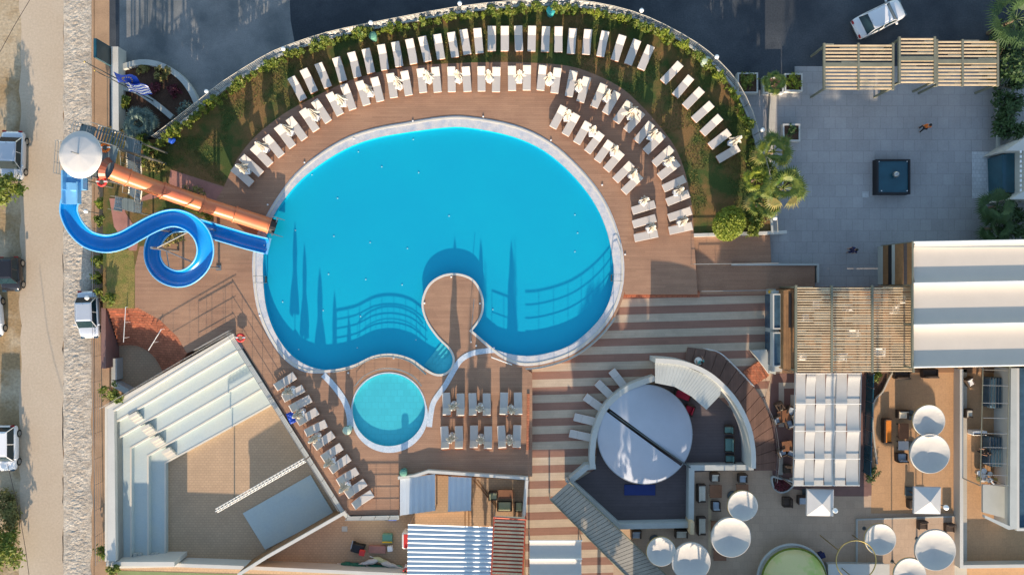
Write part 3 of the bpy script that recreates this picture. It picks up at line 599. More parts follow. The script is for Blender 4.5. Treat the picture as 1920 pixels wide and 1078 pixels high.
# ---------------------------------------------------------------- closed parasols with a small table
def make_parasol(seed):
    rnd = random.Random(seed); t = thing('closed_parasol', 'x', 'parasol')
    ob('pole', MB().cyl((0, 0, 0), .028, 2.95, 8), 'white_metal', t)
    ob('base', MB().lathe((0, 0, 0), [(.26, 0), (.26, .06), (.12, .09), (.05, .2)], 16), 'white_plastic', t)
    mb = MB(); n = 32; prof = [(2.9, .05), (2.75, .09), (2.4, .13), (2.1, .12), (2.0, .10), (1.8, .15), (1.5, .22), (1.28, .27)]; vs = []
    ph = [rnd.uniform(.65, 1.35) for _ in range(8)]
    for z, r in prof:
        for k in range(n):
            a = 2 * math.pi * k / n; pl = 1 + .45 * math.cos(8 * a + .6 * math.sin(z * 3)) * (1.2 if z < 2 else .6); rr = r * pl * ph[k // 4 % 8]
            zz = z - (.16 * ph[(k // 4 + 3) % 8] if z < 1.3 else 0) + (.05 * math.cos(8 * a) if z < 1.6 else 0)
            vs.append((rr * math.cos(a) + .04 * (ph[1] - 1) * (3 - z), rr * math.sin(a), zz))
    mb.add(vs, [(i * n + k, (i + 1) * n + k, (i + 1) * n + (k + 1) % n, i * n + (k + 1) % n) for i in range(len(prof) - 1) for k in range(n)])
    ob('folded_canopy', mb, 'canvas', t)
    mb = MB()
    for k in range(8):
        a = 2 * math.pi * k / 8 + .2; r = .30 * ph[k]; mb.tube([(.04 * math.cos(a), .04 * math.sin(a), 2.6), (r * .6 * math.cos(a), r * .6 * math.sin(a), 1.8), (r * math.cos(a), r * math.sin(a), 1.12)], .012, 4)
    ob('ribs', mb, 'wood_brown', t)
    ob('finial', MB().lathe((0, 0, 2.93), [(.05, 0), (.04, .05), (.01, .09)], 8), 'white_plastic', t)
    tb = ob('table_top', MB().bbox((0, -.12, .47), (.46, .46, .05), .02), 'white_plastic', t)
    ob('table_leg', MB().cyl((.15, -.27, 0), .02, .46, 6).cyl((-.15, -.27, 0), .02, .46, 6), 'white_plastic', t)
    return t
PPS = [make_parasol(s) for s in (1, 2, 3)]
pos = [(T(z1, A, [p])[0], n) for p, n in (((192, 893), 'between the first two loungers of the middle row'), ((350, 708), 'between the 3rd and 4th loungers of the middle row'), ((562, 568), 'between the 5th and 6th loungers of the middle row'), ((778, 443), 'between the 7th and 8th loungers of the middle row'), ((1005, 325), 'between the 9th and 10th loungers of the middle row'))]
pos += [(T(z2, 8, [p])[0], n) for p, n in (((435, 590), 'between the 11th and 12th loungers of the middle row'), ((868, 480), 'between the 13th and 14th loungers of the middle row'), ((1315, 390), 'between the 15th and 16th loungers of the middle row'), ((1765, 385), 'between the 17th and 18th loungers of the middle row'))]
pos += [(T(z3, 8, [p])[0], n) for p, n in (((455, 380), 'between the 19th and 20th loungers of the middle row'), ((908, 385), 'between the 21st and 22nd loungers of the middle row'), ((1350, 420), 'between the 23rd and 24th loungers of the middle row'), ((1785, 520), 'between the 25th and 26th loungers of the middle row'))]
pos += [(T(z4, A, [p])[0], n) for p, n in (((518, 330), 'between the 27th and 28th loungers of the middle row'), ((725, 480), 'between the 29th and 30th loungers of the middle row and fanned open'), ((900, 652), 'between the 31st and 32nd loungers of the middle row'), ((190, 492), 'between the top two loungers of the inner right row'), ((403, 622), 'between the 3rd and 4th loungers of the inner right row'), ((582, 785), 'between the 5th and 6th loungers of the inner right row'), ((735, 980), 'between the 7th and 8th loungers of the inner right row'))]
pos += [(T(z5, A, [p])[0], n) for p, n in (((495, 335), 'between the 33rd and 34th loungers of the middle row'), ((578, 582), 'between the 35th and 36th loungers of the middle row'), ((610, 835), 'between the last two loungers at the right end of the middle row'), ((292, 665), 'just above the 9th lounger of the inner right row'), ((348, 890), 'between the last two loungers of the inner right row'), ((1045, 165), 'between the last two loungers of the outermost row'))]
pos += [(T(z6, 3.85, [p])[0], n) for p, n in (((180, 195), 'between the top two loungers beside the sunken stage'), ((250, 355), 'between the 3rd and 4th loungers beside the sunken stage'), ((362, 530), 'between the 5th and 6th loungers beside the sunken stage'), ((470, 700), 'between the 7th and 8th loungers beside the sunken stage'), ((575, 878), 'between the 9th and 10th loungers beside the sunken stage'))]
pos += [(T(z7, 7.7, [p])[0], n) for p, n in (((315, 300), 'in the left pair of the upper row right of the paddling pool'), ((698, 325), 'in the centre pair of the upper row right of the paddling pool'), ((1145, 355), 'in the right pair of the upper row right of the paddling pool'), ((285, 755), 'in the left pair of the lower row right of the paddling pool'), ((708, 775), 'in the centre pair of the lower row right of the paddling pool'), ((1118, 785), 'in the right pair of the lower row right of the paddling pool'))]
fanned = None
for i, (p, n_) in enumerate(pos):
    c = P(p[0], p[1], .47); c.z = 0; lab = 'closed off-white parasol ' + n_; q = PPS[i % 3]
    rz = random.choice((0, math.pi / 4, .3, -.4)); 
    if i < 3: q.location = c; q.rotation_euler = (0, 0, rz); tag(q, lab, None, 'closed parasols among the loungers')
    else:
        d = dup(q, c, rz, lab, 'closed parasols among the loungers')
        if 'fanned' in n_:
            for ch in d.children:
                if ch.name.startswith(('folded', 'ribs')): ch.scale = (1.9, 1.9, 1)
# ---------------------------------------------------------------- vegetation
def leaves(n, rx, ry, rz, size, zc, seed, shell=.35, up=.4, clump=0, hole=0.):
    rnd = random.Random(seed); mb = MB(); cl = [Vector((rnd.gauss(0, 1), rnd.gauss(0, 1), rnd.gauss(0, 1))).normalized() * rnd.uniform(.45, .95) for _ in range(clump)] if clump else None
    for _ in range(n):
        while 1:
            if cl: d = rnd.choice(cl) + Vector((rnd.gauss(0, .16), rnd.gauss(0, .16), rnd.gauss(0, .16)))
            else: d = Vector((rnd.gauss(0, 1), rnd.gauss(0, 1), rnd.gauss(0, 1))).normalized() * (rnd.uniform(shell, 1) ** .6)
            if not hole or mn.noise(d * 2.2 + Vector((seed, 0, 0))) > -hole: break
        c = Vector((d.x * rx, d.y * ry, zc + d.z * rz)); s = size * rnd.uniform(.6, 1.3)
        nn = (Vector((rnd.uniform(-1, 1), rnd.uniform(-1, 1), rnd.uniform(-.3, 1) + up)) + d * .5).normalized(); u = nn.cross(Vector((rnd.uniform(-1, 1), rnd.uniform(-1, 1), rnd.uniform(-1, 1)))).normalized(); w = nn.cross(u)
        mb.add([c - u * s, c + w * s * .42, c + u * s, c - w * s * .42], [(0, 1, 2, 3)])
    return mb
def shrub(name, label, cat, px, z, r, h, m='leaf', n=500, size=.14, seed=1, group=None, clump=14, sy=1., stem=True):
    p = P(px[0], px[1], z + h * .6); t = thing(name, label, cat, (p.x, p.y, z), random.uniform(0, 6), group)
    ob('foliage', leaves(n, r, r * sy, h * .5, size, h * .55, seed, clump=clump), m, t)
    if stem:
        mb = MB(); rnd = random.Random(seed)
        for k in range(5): a = rnd.uniform(0, 6.28); mb.tube([(0, 0, 0), (r * .35 * math.cos(a), r * .35 * math.sin(a), h * .45), (r * .6 * math.cos(a), r * .6 * math.sin(a), h * .75)], [.03, .02, .01], 5)
        ob('stem', mb, 'bark', t)
    return t
hp = resample([Vector((x, y, 0)) for x, y in FENCE], 14.5); hn = offs(hp, 9); protos = []
for s in range(4):
    protos.append(shrub('hedge_shrub', 'x', 'shrub', (0, 0), 0, .34 + .05 * s, 1.2 + .2 * s, ('leaf', 'leaf', 'leaf_lime', 'leaf')[s], 300, .13, 20 + s, 'shrubs along the perimeter fence', 12))
hn = [Vector((p.x, p.y, 0)) for p in hn]; 
if (hn[20] - Vector((850, 400, 0))).length > (hp[20] - Vector((850, 400, 0))).length: hn = [Vector((p.x, p.y, 0)) for p in offs(hp, -9)]
for i, p in enumerate(hn[:-7]):
    lab = '%s leafy green shrub from the left along the inside of the curved fence' % nth(i + 1); c = P(p.x + random.uniform(-2, 2), p.y + random.uniform(-2, 2), .3); c.z = -.05
    if i < 4: q = protos[i]; q.location = c; q['label'] = lab
    else: dup(protos[random.randrange(4)], c, random.uniform(0, 6.28), lab, None, random.uniform(.5, 1.12))
# ---------------------------------------------------------------- water slides and tower
def flume(pts, r, m, mr, parent, name='flume', a0=-20, rim=True):
    """open half-pipe swept along pts (world)"""
    n = 12; mb = MB(); rl, rr = [], []
    for i, p in enumerate(pts):
        d = pts[min(i + 1, len(pts) - 1)] - pts[max(i - 1, 0)]; d.z = 0; d.normalize(); u = Vector((-d.y, d.x, 0))
        ring = [p + u * (math.cos(t) * r) + Vector((0, 0, -math.sin(t) * r * .85)) for t in (math.pi * k / n for k in range(n + 1))]
        mb.v += [tuple(q) for q in ring]; mb.v += [tuple(p + (q - p) * 1.07) for q in ring]; rl.append(ring[0] + u * .04); rr.append(ring[-1] - u * .04)
    w = 2 * (n + 1)
    for i in range(len(pts) - 1):
        for k in range(n):
            a = i * w + k; mb.f.append((a, a + 1, a + w + 1, a + w)); a += n + 1; mb.f.append((a, a + w, a + w + 1, a + 1))
    o = ob(name, mb, m, parent, smooth_=True)
    if rim:
        for q in (rl, rr): ob('rim', MB().tube(q, .055, 6), mr, parent, smooth_=True)
    return o
cp = [(133, 372, 7.25), (129, 385, 7.2), (130, 402, 7.1), (143, 428, 6.9), (166, 449, 6.6), (198, 457, 6.3), (228, 451, 6.0), (258, 435, 5.7), (288, 419, 5.4), (316, 409.5, 5.15), (340, 411, 4.9), (364, 424, 4.65), (380, 445, 4.4), (385, 473, 4.05), (375, 500, 3.75), (352, 519, 3.4), (326, 522, 3.1), (301, 510, 2.8), (287, 487, 2.5), (287, 460, 2.2), (299, 437, 1.9), (321, 422, 1.65), (351, 420, 1.4), (388, 430, 1.15), (426, 441, .9), (463, 452, .65), (499, 461, .45)]
sp = [P(a, b, z) + Vector((0, 0, 0)) for a, b, z in smooth(cp, 4)]
t = thing('blue_water_slide', 'open bright blue water slide winding in an S and a full loop to the pool', 'water slide', P(140, 345))
o0 = t.location.copy(); loc = [p - o0 for p in sp]
flume(loc, .56, 'slide_blue', 'slide_rim', t)
p = P(138, 338, 7.4) - o0; ob('start_tub', MB().box((p.x, p.y, 7.0), (1.5, 1.3, .12)).box((p.x - .7, p.y, 7.3), (.1, 1.3, .6)).box((p.x + .7, p.y, 7.3), (.1, 1.3, .6)).box((p.x, p.y - .45, 7.25), (.5, .5, .5)), 'slide_pale', t)
p2 = P(133, 362, 7.3) - o0; ob('start_ramp', MB().box((p2.x, p2.y, 7.05), (1.0, 1.5, .12), 0, R(4)).box((p2.x - .52, p2.y, 7.25), (.08, 1.5, .5)).box((p2.x + .52, p2.y, 7.25), (.08, 1.5, .5)), 'slide_pale', t)
e = loc[-1]; ob('exit_collar', MB().box((e.x, e.y, e.z - .45), (.25, 1.3, .06), R(-14)), 'slide_rim', t)
for k in (14, 30, 44, 56, 66, 78, 92):
    p = loc[k]; zz = -1.0 if k < 35 else 0
    ob('support_post', MB().cyl((p.x, p.y, zz), .09, p.z - .62 - zz, 8).box((p.x, p.y, p.z - .66), (.7, .14, .1), R(k * 7)).box((p.x, p.y, zz + .03), (.4, .4, .05)), 'steel', t)
c0 = P(334, 470, 0) - o0; ob('support_post', MB().cyl((c0.x, c0.y, 0), .10, 4.6, 10), 'steel', t)
for k in (44, 56, 66): ob('support_arm', MB().tube([(c0.x, c0.y, loc[k].z - .8), loc[k] - Vector((0, 0, .68))], .05, 6), 'steel', t)
t = thing('orange_tube_slide', 'straight orange tube slide from the grey tower down to the left end of the pool', 'water slide', P(215, 320)); o0 = t.location.copy()
tp = [P(207, 320, 6.2), P(240, 333, 5.4), P(305, 357, 3.9), P(380, 383, 2.4), P(440, 402, 1.3), P(505, 423, .5)]; tp = [Vector(q) - o0 for q in smooth([tuple(v) for v in tp], 4)]
seg = 5
for i in range(seg):
    a, b = i * 4, min((i + 1) * 4, len(tp) - 1); r = .60 if i % 2 == 0 else .56
    o = ob('tube_section', MB().tube(tp[a:b + 1], r, 18, False), 'slide_orange', t, smooth_=True)
    ob('flange', MB().tube([tp[b] - (tp[b] - tp[b - 1]).normalized() * .04, tp[b] + (tp[b] - tp[b - 1]).normalized() * .04], .66, 18), 'slide_orange', t)
a = tp[0]; ob('mouth', MB().tube([a + Vector((-.35, .12, 0)), a], [.85, .62], 18, False), 'slide_brown', t)
a = tp[-1]; d = (tp[-1] - tp[-2]).normalized(); ob('exit_opening', MB().tube([a, a + d * .5], .58, 16), 'black', t)
ob('exit_frame', MB().box(a + Vector((.5, -.1, .25)), (.08, 1.5, .08), R(-18)).box(a + Vector((.75, .55, 0)), (.7, .06, .9), R(-18)).box(a + Vector((.6, -.75, 0)), (.7, .06, .9), R(-18)), 'steel', t)
for k in (4, 8, 12, 16): p = tp[k]; ob('support_post', MB().cyl((p.x, p.y, 0), .10, p.z - .5, 8), 'steel', t)
def stair(parent, a, b, w, n=10, m='tread'):
    """a: low end, b: high end (world, relative)"""
    a, b = Vector(a), Vector(b); d = b - a; rz = math.atan2(d.y, d.x); u = Vector((-math.sin(rz), math.cos(rz), 0)) * w / 2; mb = MB()
    for i in range(n): p = a + d * ((i + .5) / n); mb.box(p, (d.xy.length / n * .86, w, .05), rz)
    ob('treads', mb, m, parent)
    for s_ in (-1, 1):
        ob('stringer', MB().tube([a + u * s_, b + u * s_], .06, 4), 'steel', parent)
        q = Vector((0, 0, .95)); h = MB().tube([a + u * s_ + q, b + u * s_ + q], .025, 6)
        for i in range(4): p = a + d * (i / 3) + u * s_; h.cyl(p, .02, .95, 5)
        ob('handrail', h, 'steel', parent)
def plat(parent, px, z, m='platform', railed=True, skip=()):
    q = [p - parent.location for p in Q(px, z)]; ob('platform', MB().prism(q, z - parent.location.z - .10, z - parent.location.z), m, parent)
    if railed:
        mb = MB(); k = len(q)
        for i in range(k):
            if i in skip: continue
            a, b = Vector((q[i].x, q[i].y, 0)), Vector((q[(i + 1) % k].x, q[(i + 1) % k].y, 0)); zz = z - parent.location.z
            for h in (.35, .65, 1.0): mb.tube([a + Vector((0, 0, zz + h)), b + Vector((0, 0, zz + h))], .02, 5)
            for s_ in range(4): p = a + (b - a) * (s_ / 3); mb.cyl((p.x, p.y, zz), .02, 1.0, 5)
        ob('guard_rail', mb, 'steel', parent)
t = thing('slide_tower', 'grey steel stair tower with a round white fabric roof above both water slides', 'tower', P(240, 335, 0) * 1.0); t.location.z = -1.0; B = t.location.copy()
plat(t, [(172, 262), (222, 276), (207, 338), (172, 330)], 6.2, skip=(1, 2)); plat(t, [(120, 268), (172, 272), (172, 336), (116, 328)], 7.0, skip=(2,))
plat(t, [(237, 257), (266, 266), (262, 290), (232, 282)], 4.4, skip=(2, 3)); plat(t, [(229, 370), (267, 378), (264, 401), (227, 391)], 2.0, skip=(0,)); plat(t, [(153, 232), (180, 240), (172, 262), (146, 254)], 6.2, skip=(2,))
stair(t, P(252, 372, 2.0) - B, P(255, 345, 3.2) - B, 1.1, 6); stair(t, P(252, 325, 3.3) - B, P(250, 291, 4.4) - B, 1.1, 8); stair(t, P(234, 266, 4.4) - B, P(180, 248, 6.2) - B, 1.05, 10); stair(t, P(216, 382, .2) - B, P(230, 384, 2.0) - B, 1.0, 8)
for px, z in (((172, 264), 6.2), ((220, 277), 6.2), ((205, 336), 6.2), ((118, 268), 7), ((116, 328), 7), ((264, 268), 4.4), ((262, 290), 4.4), ((229, 371), 2), ((265, 400), 2), ((155, 234), 6.2), ((172, 331), 7.0)):
    p = P(*px, z) - B; ob('column', MB().cyl((p.x, p.y, 0), .07, z + 1, 8), 'steel', t)
mb = MB()
for (a, za), (b, zb) in ((((172, 264), 6.2), ((205, 336), 3.0)), (((220, 277), 6.2), ((118, 268), 3.0)), (((116, 328), 7), ((205, 336), 3.5))): mb.tube([P(*a, za) - B, P(*b, zb) - B], .035, 5)
ob('brace', mb, 'steel', t)
c = P(140, 287, 9.6) - B; mb = MB(); n = 10; vs = []
prof = [(1.42, 0), (1.40, .06), (1.05, .14), (.6, .22), (.2, .28), (.03, .30)]
for r, z in prof:
    for k in range(40): a = 2 * math.pi * k / 40; q = r * (1 + .012 * math.cos(10 * a)); vs.append((c.x + q * math.cos(a), c.y + q * 1.1 * math.sin(a), c.z - .7 + z - .004 * (1 - math.cos(10 * a)) * (r / 1.3)))
mb.add(vs, [(i * 40 + k, i * 40 + (k + 1) % 40, (i + 1) * 40 + (k + 1) % 40, (i + 1) * 40 + k) for i in range(5) for k in range(40)])
ob('fabric_roof', mb, 'canvas_grey', t, smooth_=True); ob('roof_mast', MB().cyl((c.x, c.y, 8.0), .05, c.z - 8.0 + .4, 8), 'steel', t)
ob('roof_trim', MB().tube([(c.x + 1.42 * math.cos(a), c.y + 1.56 * math.sin(a), c.z - .72) for a in (2 * math.pi * k / 30 for k in range(31))], .03, 5), 'white_plastic', t)
def torus(mb, c, R_, r, n=24, tilt=None, m=10):
    pts = [Vector(c) + (tilt or Matrix.Identity(3)) @ Vector((R_ * math.cos(a), R_ * math.sin(a), 0)) for a in (2 * math.pi * k / n for k in range(n + 1))]; return mb.tube(pts, r, m, False)
for px, z, m_, lab in (((191, 341), 6.35, 'red', 'red lifebuoy ring hanging by the orange slide entrance'), ((197, 277), 6.35, 'orange', 'orange lifebuoy ring lying on the tower platform'), ((451, 633), .35, 'red', 'red lifebuoy ring on the rail at the top corner of the amphitheatre')):
    p = P(*px, z); o = ob('lifebuoy', torus(MB(), (0, 0, 0), .27, .09), m_, None, lab, 'lifebuoy', loc=p, smooth_=True)
    ob('band', MB().box((.27, 0, 0), (.2, .1, .2)).box((-.27, 0, 0), (.2, .1, .2)), 'white_plastic', o)
# ---------------------------------------------------------------- cars
def car(px, deg, L, Wd, Ht, paint, label, z=ZR, hatch=False):
    """deg: heading of the front, counter-clockwise from picture right"""
    p = P(px[0], px[1], z + .8); t = thing('parked_car', label, 'car', (p.x, p.y, z), R(deg), 'parked cars'); w = Wd / 2
    st = [(-.5, .74, .45, .60), (-.485, .86, .30, .78), (-.44, .95, .24, .88), (-.30, 1, .22, .93), (0, 1, .2, .93), (.22, 1, .22, .90), (.38, .96, .24, .80), (.46, .86, .28, .70), (.495, .66, .36, .56)]
    mb = MB(); n = 9
    for x, k, zl, zh in st:
        hw = w * k; X = x * L
        mb.v += [(X, -hw * .9, zl), (X, -hw, zl + .15), (X, -hw, zh - .18), (X, -hw * .93, zh - .04), (X, -hw * .7, zh), (X, hw * .7, zh), (X, hw * .93, zh - .04), (X, hw, zh - .18), (X, hw, zl + .15), (X, hw * .9, zl)]
    for i in range(len(st) - 1):
        for k in range(10): mb.f.append((i * 10 + k, i * 10 + (k + 1) % 10, i * 10 + 10 + (k + 1) % 10, i * 10 + 10 + k))
    mb.f += [tuple(range(10))[::-1], tuple(range((len(st) - 1) * 10, len(st) * 10))]
    ob('body', mb, paint, t, smooth_=True)
    xr, xr2, xf2, xf = (-.47 if hatch else -.36) * L, (-.40 if hatch else -.25) * L, .13 * L, .27 * L; zb, zt = .90, Ht
    bw, tw = w * .90, w * .77
    def quad(name, pts, m_, th=.02): 
        v = [Vector(q) for q in pts]; nn = (v[1] - v[0]).cross(v[2] - v[0]).normalized() * th; mb = MB().add([q + nn for q in v] + [q - nn for q in v], [(0, 1, 2, 3), (7, 6, 5, 4), (0, 4, 5, 1), (1, 5, 6, 2), (2, 6, 7, 3), (3, 7, 4, 0)]); return ob(name, mb, m_, t)
    quad('windscreen', [(xf, -bw, zb - .06), (xf, bw, zb - .06), (xf2, tw, zt - .03), (xf2, -tw, zt - .03)], 'car_glass'); quad('rear_window', [(xr, bw, zb), (xr, -bw, zb), (xr2, -tw, zt - .03), (xr2, tw, zt - .03)], 'car_glass')
    for s_ in (-1, 1):
        quad('side_window', [(xr, s_ * bw, zb), (xf, s_ * bw, zb), (xf2, s_ * tw, zt - .03), (xr2, s_ * tw, zt - .03)], 'car_glass')
        mb = MB()
        for a, b in (((xf, s_ * bw, zb - .03), (xf2, s_ * tw, zt)), ((xr, s_ * bw, zb), (xr2, s_ * tw, zt)), ((xr2, s_ * tw, zt - .01), (xf2, s_ * tw, zt - .01)), (((xr + xf) / 2, s_ * bw, zb), ((xr2 + xf2) / 2, s_ * tw, zt))): mb.tube([a, b], .035, 5)
        ob('pillar', mb, paint, t)
        ob('mirror', MB().bbox((xf - .15 * L * .4, s_ * (w + .1), .98), (.14, .2, .13), .03), paint, t)
        ob('headlight', MB().bbox((.475 * L, s_ * w * .62, .64), (.16, .32, .12), .03), 'glass_blue', t); ob('tail_light', MB().bbox((-.487 * L, s_ * w * .70, .78), (.12, .30, .12), .03), 'light_red', t)
        for x in (-.31, .31): wh = ob('wheel', MB().tube([(x * L, s_ * (w - .2), .31), (x * L, s_ * (w + .0), .31)], .31, 16), 'rubber', t); ob('rim', MB().tube([(x * L, s_ * (w - .02), .31), (x * L, s_ * (w + .02), .31)], .19, 10), 'steel', wh)
    mb = MB(); x0, x1 = xr2 - .03, xf2 + .02
    mb.add([(x0, -tw, zt - .03), (x1, -tw, zt - .03), (x1, tw, zt - .03), (x0, tw, zt - .03), (x0 + .12, -tw * .8, zt + .03), (x1 - .15, -tw * .8, zt + .03), (x1 - .15, tw * .8, zt + .03), (x0 + .12, tw * .8, zt + .03)], [(3, 2, 1, 0), (4, 5, 6, 7), (0, 1, 5, 4), (1, 2, 6, 5), (2, 3, 7, 6), (3, 0, 4, 7)])
    ob('roof', mb, paint, t); ob('aerial', MB().tube([(x0 + .2, 0, zt), (x0 - .1, 0, zt + .3)], .01, 4), 'black', t)
    return t
car((1650, 34), 26, 4.25, 1.75, 1.46, 'car_white', 'white sedan parked at an angle on the dark car park above the slatted pergolas')
car((21, 292), 268, 3.9, 1.8, 1.42, 'car_silver', 'silver car parked on the left verge nearest the slide tower')
car((17, 514), 272, 2.7, 1.6, 1.5, 'car_black', 'short black city car parked on the left verge', hatch=True)
car((-20, 592), 275, 3.4, 1.7, 1.45, 'car_white', 'white car mostly cut off by the left edge, below the black city car', hatch=True)
car((8, 841), 270, 3.6, 1.75, 1.6, 'car_white', 'white hatchback parked on the verge at the lower left', hatch=True)
car((164, 590), 272, 3.75, 1.65, 1.42, 'car_silver', 'silver-blue sedan parked tight against the wire fence on the rubble side of the road')
# ---------------------------------------------------------------- globe lamps
def lamp(head, zb, h, label, r=.17):
    p = P(*head, zb + h); t = thing('garden_lamp', label, 'lamp', (p.x, p.y, zb), 0, 'white globe lamps')
    ob('pole', MB().cyl((0, 0, 0), .035, h - r, 8).cyl((0, 0, 0), .08, .15, 8), 'steel_dark', t); ob('globe', MB().ball((0, 0, h), r, 14), 'globe', t, smooth_=True)
for hd, zb, lab in (((387, 172), -1, 'beside the curved garden wall, leftmost on the fence'), ((531, 92), -1, 'second from the left outside the curved fence'), ((695, 43), -1, 'third from the left outside the curved fence'), ((862, 7), -1, 'at the top edge of the photo outside the fence'), ((1203, 20), -1, 'outside the fence above the right end of the outer lounger row'), ((1344, 107), -1, 'outside the fence beside the green bin'), ((1430, 244), -1, 'outside the fence beside the planters'), ((1453, 409), -1, 'beside the low white wall near the round bush'), ((161, 396), -1, 'standing by the road inside the bend of the blue slide'), ((163, 558), -1, 'above the roof of the silver-blue sedan')):
    lamp(hd, zb, 3.2, 'white globe lamp ' + lab)
lamp((1566, 957), -.6, 3.4, 'large white globe lamp at the corner of the left square umbrella', .2); lamp((1774, 951), -.6, 3.4, 'large white globe lamp at the corner of the right square umbrella', .2)
# ---------------------------------------------------------------- flags
def flagpole(base, h, label, flag):
    p = P(*base, -.8); t = thing('flagpole', label, 'flagpole', p); ob('pole', MB().tube([(0, 0, 0), (0, 0, h)], [.06, .03], 8), 'steel_dark', t); ob('finial', MB().ball((0, 0, h + .05), .07, 8), 'gold_metal', t)
    z0, w, hh = flag[1], 1.55, 1.0
    def sheet(x0, x1, y0, y1, m_, par, off=0., nm='flag'):
        mb = MB(); nx = 12; q = lambda u, v: (.06 + u * w, -.28 * u + .10 * math.sin(u * 9) + off * .0, z0 + v * hh - .35 * u)
        for i in range(nx + 1):
            u = x0 + (x1 - x0) * i / nx; a, b = q(u, y0), q(u, y1); mb.v += [(a[0], a[1] - off, a[2] + off), (b[0], b[1] - off - (.45 * (y1 - y0)), b[2] + off), ]
        # the cloth leans so that it shows from above
        for i in range(nx): mb.f.append((2 * i, 2 * i + 2, 2 * i + 3, 2 * i + 1))
        return mb, q
    def cloth(x0, x1, y0, y1, off):
        mb = MB(); nx, ny = 10, 4
        for i in range(nx + 1):
            for j in range(ny + 1):
                u = x0 + (x1 - x0) * i / nx; v = y0 + (y1 - y0) * j / ny
                mb.v.append((.06 + u * w, -.18 * u + .08 * math.sin(u * 8 + v * 2) + (v - .5) * .55, z0 + (v - .5) * .75 - .30 * u + .07 * math.sin(u * 9) + off))
        for i in range(nx):
            for j in range(ny): a = i * (ny + 1) + j; mb.f.append((a, a + ny + 1, a + ny + 2, a + 1))
        return mb
    f = ob('flag', cloth(0, 1, 0, 1, 0), 'blue', t)
    if flag[0] == 'eu':
        mb = MB()
        for k in range(12):
            a = 2 * math.pi * k / 12; u, v = .5 + .2 * math.cos(a), .5 + .30 * math.sin(a)
            c = Vector((.06 + u * w, -.18 * u + .08 * math.sin(u * 8 + v * 2) + (v - .5) * .55, z0 + (v - .5) * .75 - .30 * u + .07 * math.sin(u * 9) + .02)); vs = []
            for i in range(10): rr = .075 if i % 2 == 0 else .03; b = math.pi / 2 + math.pi * i / 5; vs.append(c + Vector((rr * math.cos(b), rr * math.sin(b) * .75, rr * math.sin(b) * .6 + .01)))
            mb.add(vs + [c + Vector((0, 0, .01))], [(i, (i + 1) % 10, 10) for i in range(10)])
        ob('stars', mb, 'yellow', f)
    else:
        for i in range(1, 9, 2):
            x0 = .37 if i > 3.5 else 0; ob('stripe', cloth(x0, 1, i / 9, (i + 1) / 9, .015), 'white_plastic', f)
        ob('cross', cloth(.15, .22, 4 / 9, 1, .02), 'white_plastic', f); ob('cross', cloth(0, .37, .67, .78, .022), 'white_plastic', f)
flagpole((274, 177), 9.0, 'tall flagpole with a blue flag with a ring of twelve yellow stars', ('eu', 4.9)); flagpole((290, 191), 9.0, 'tall flagpole with a blue and white striped flag with a cross', ('gr', 4.6))
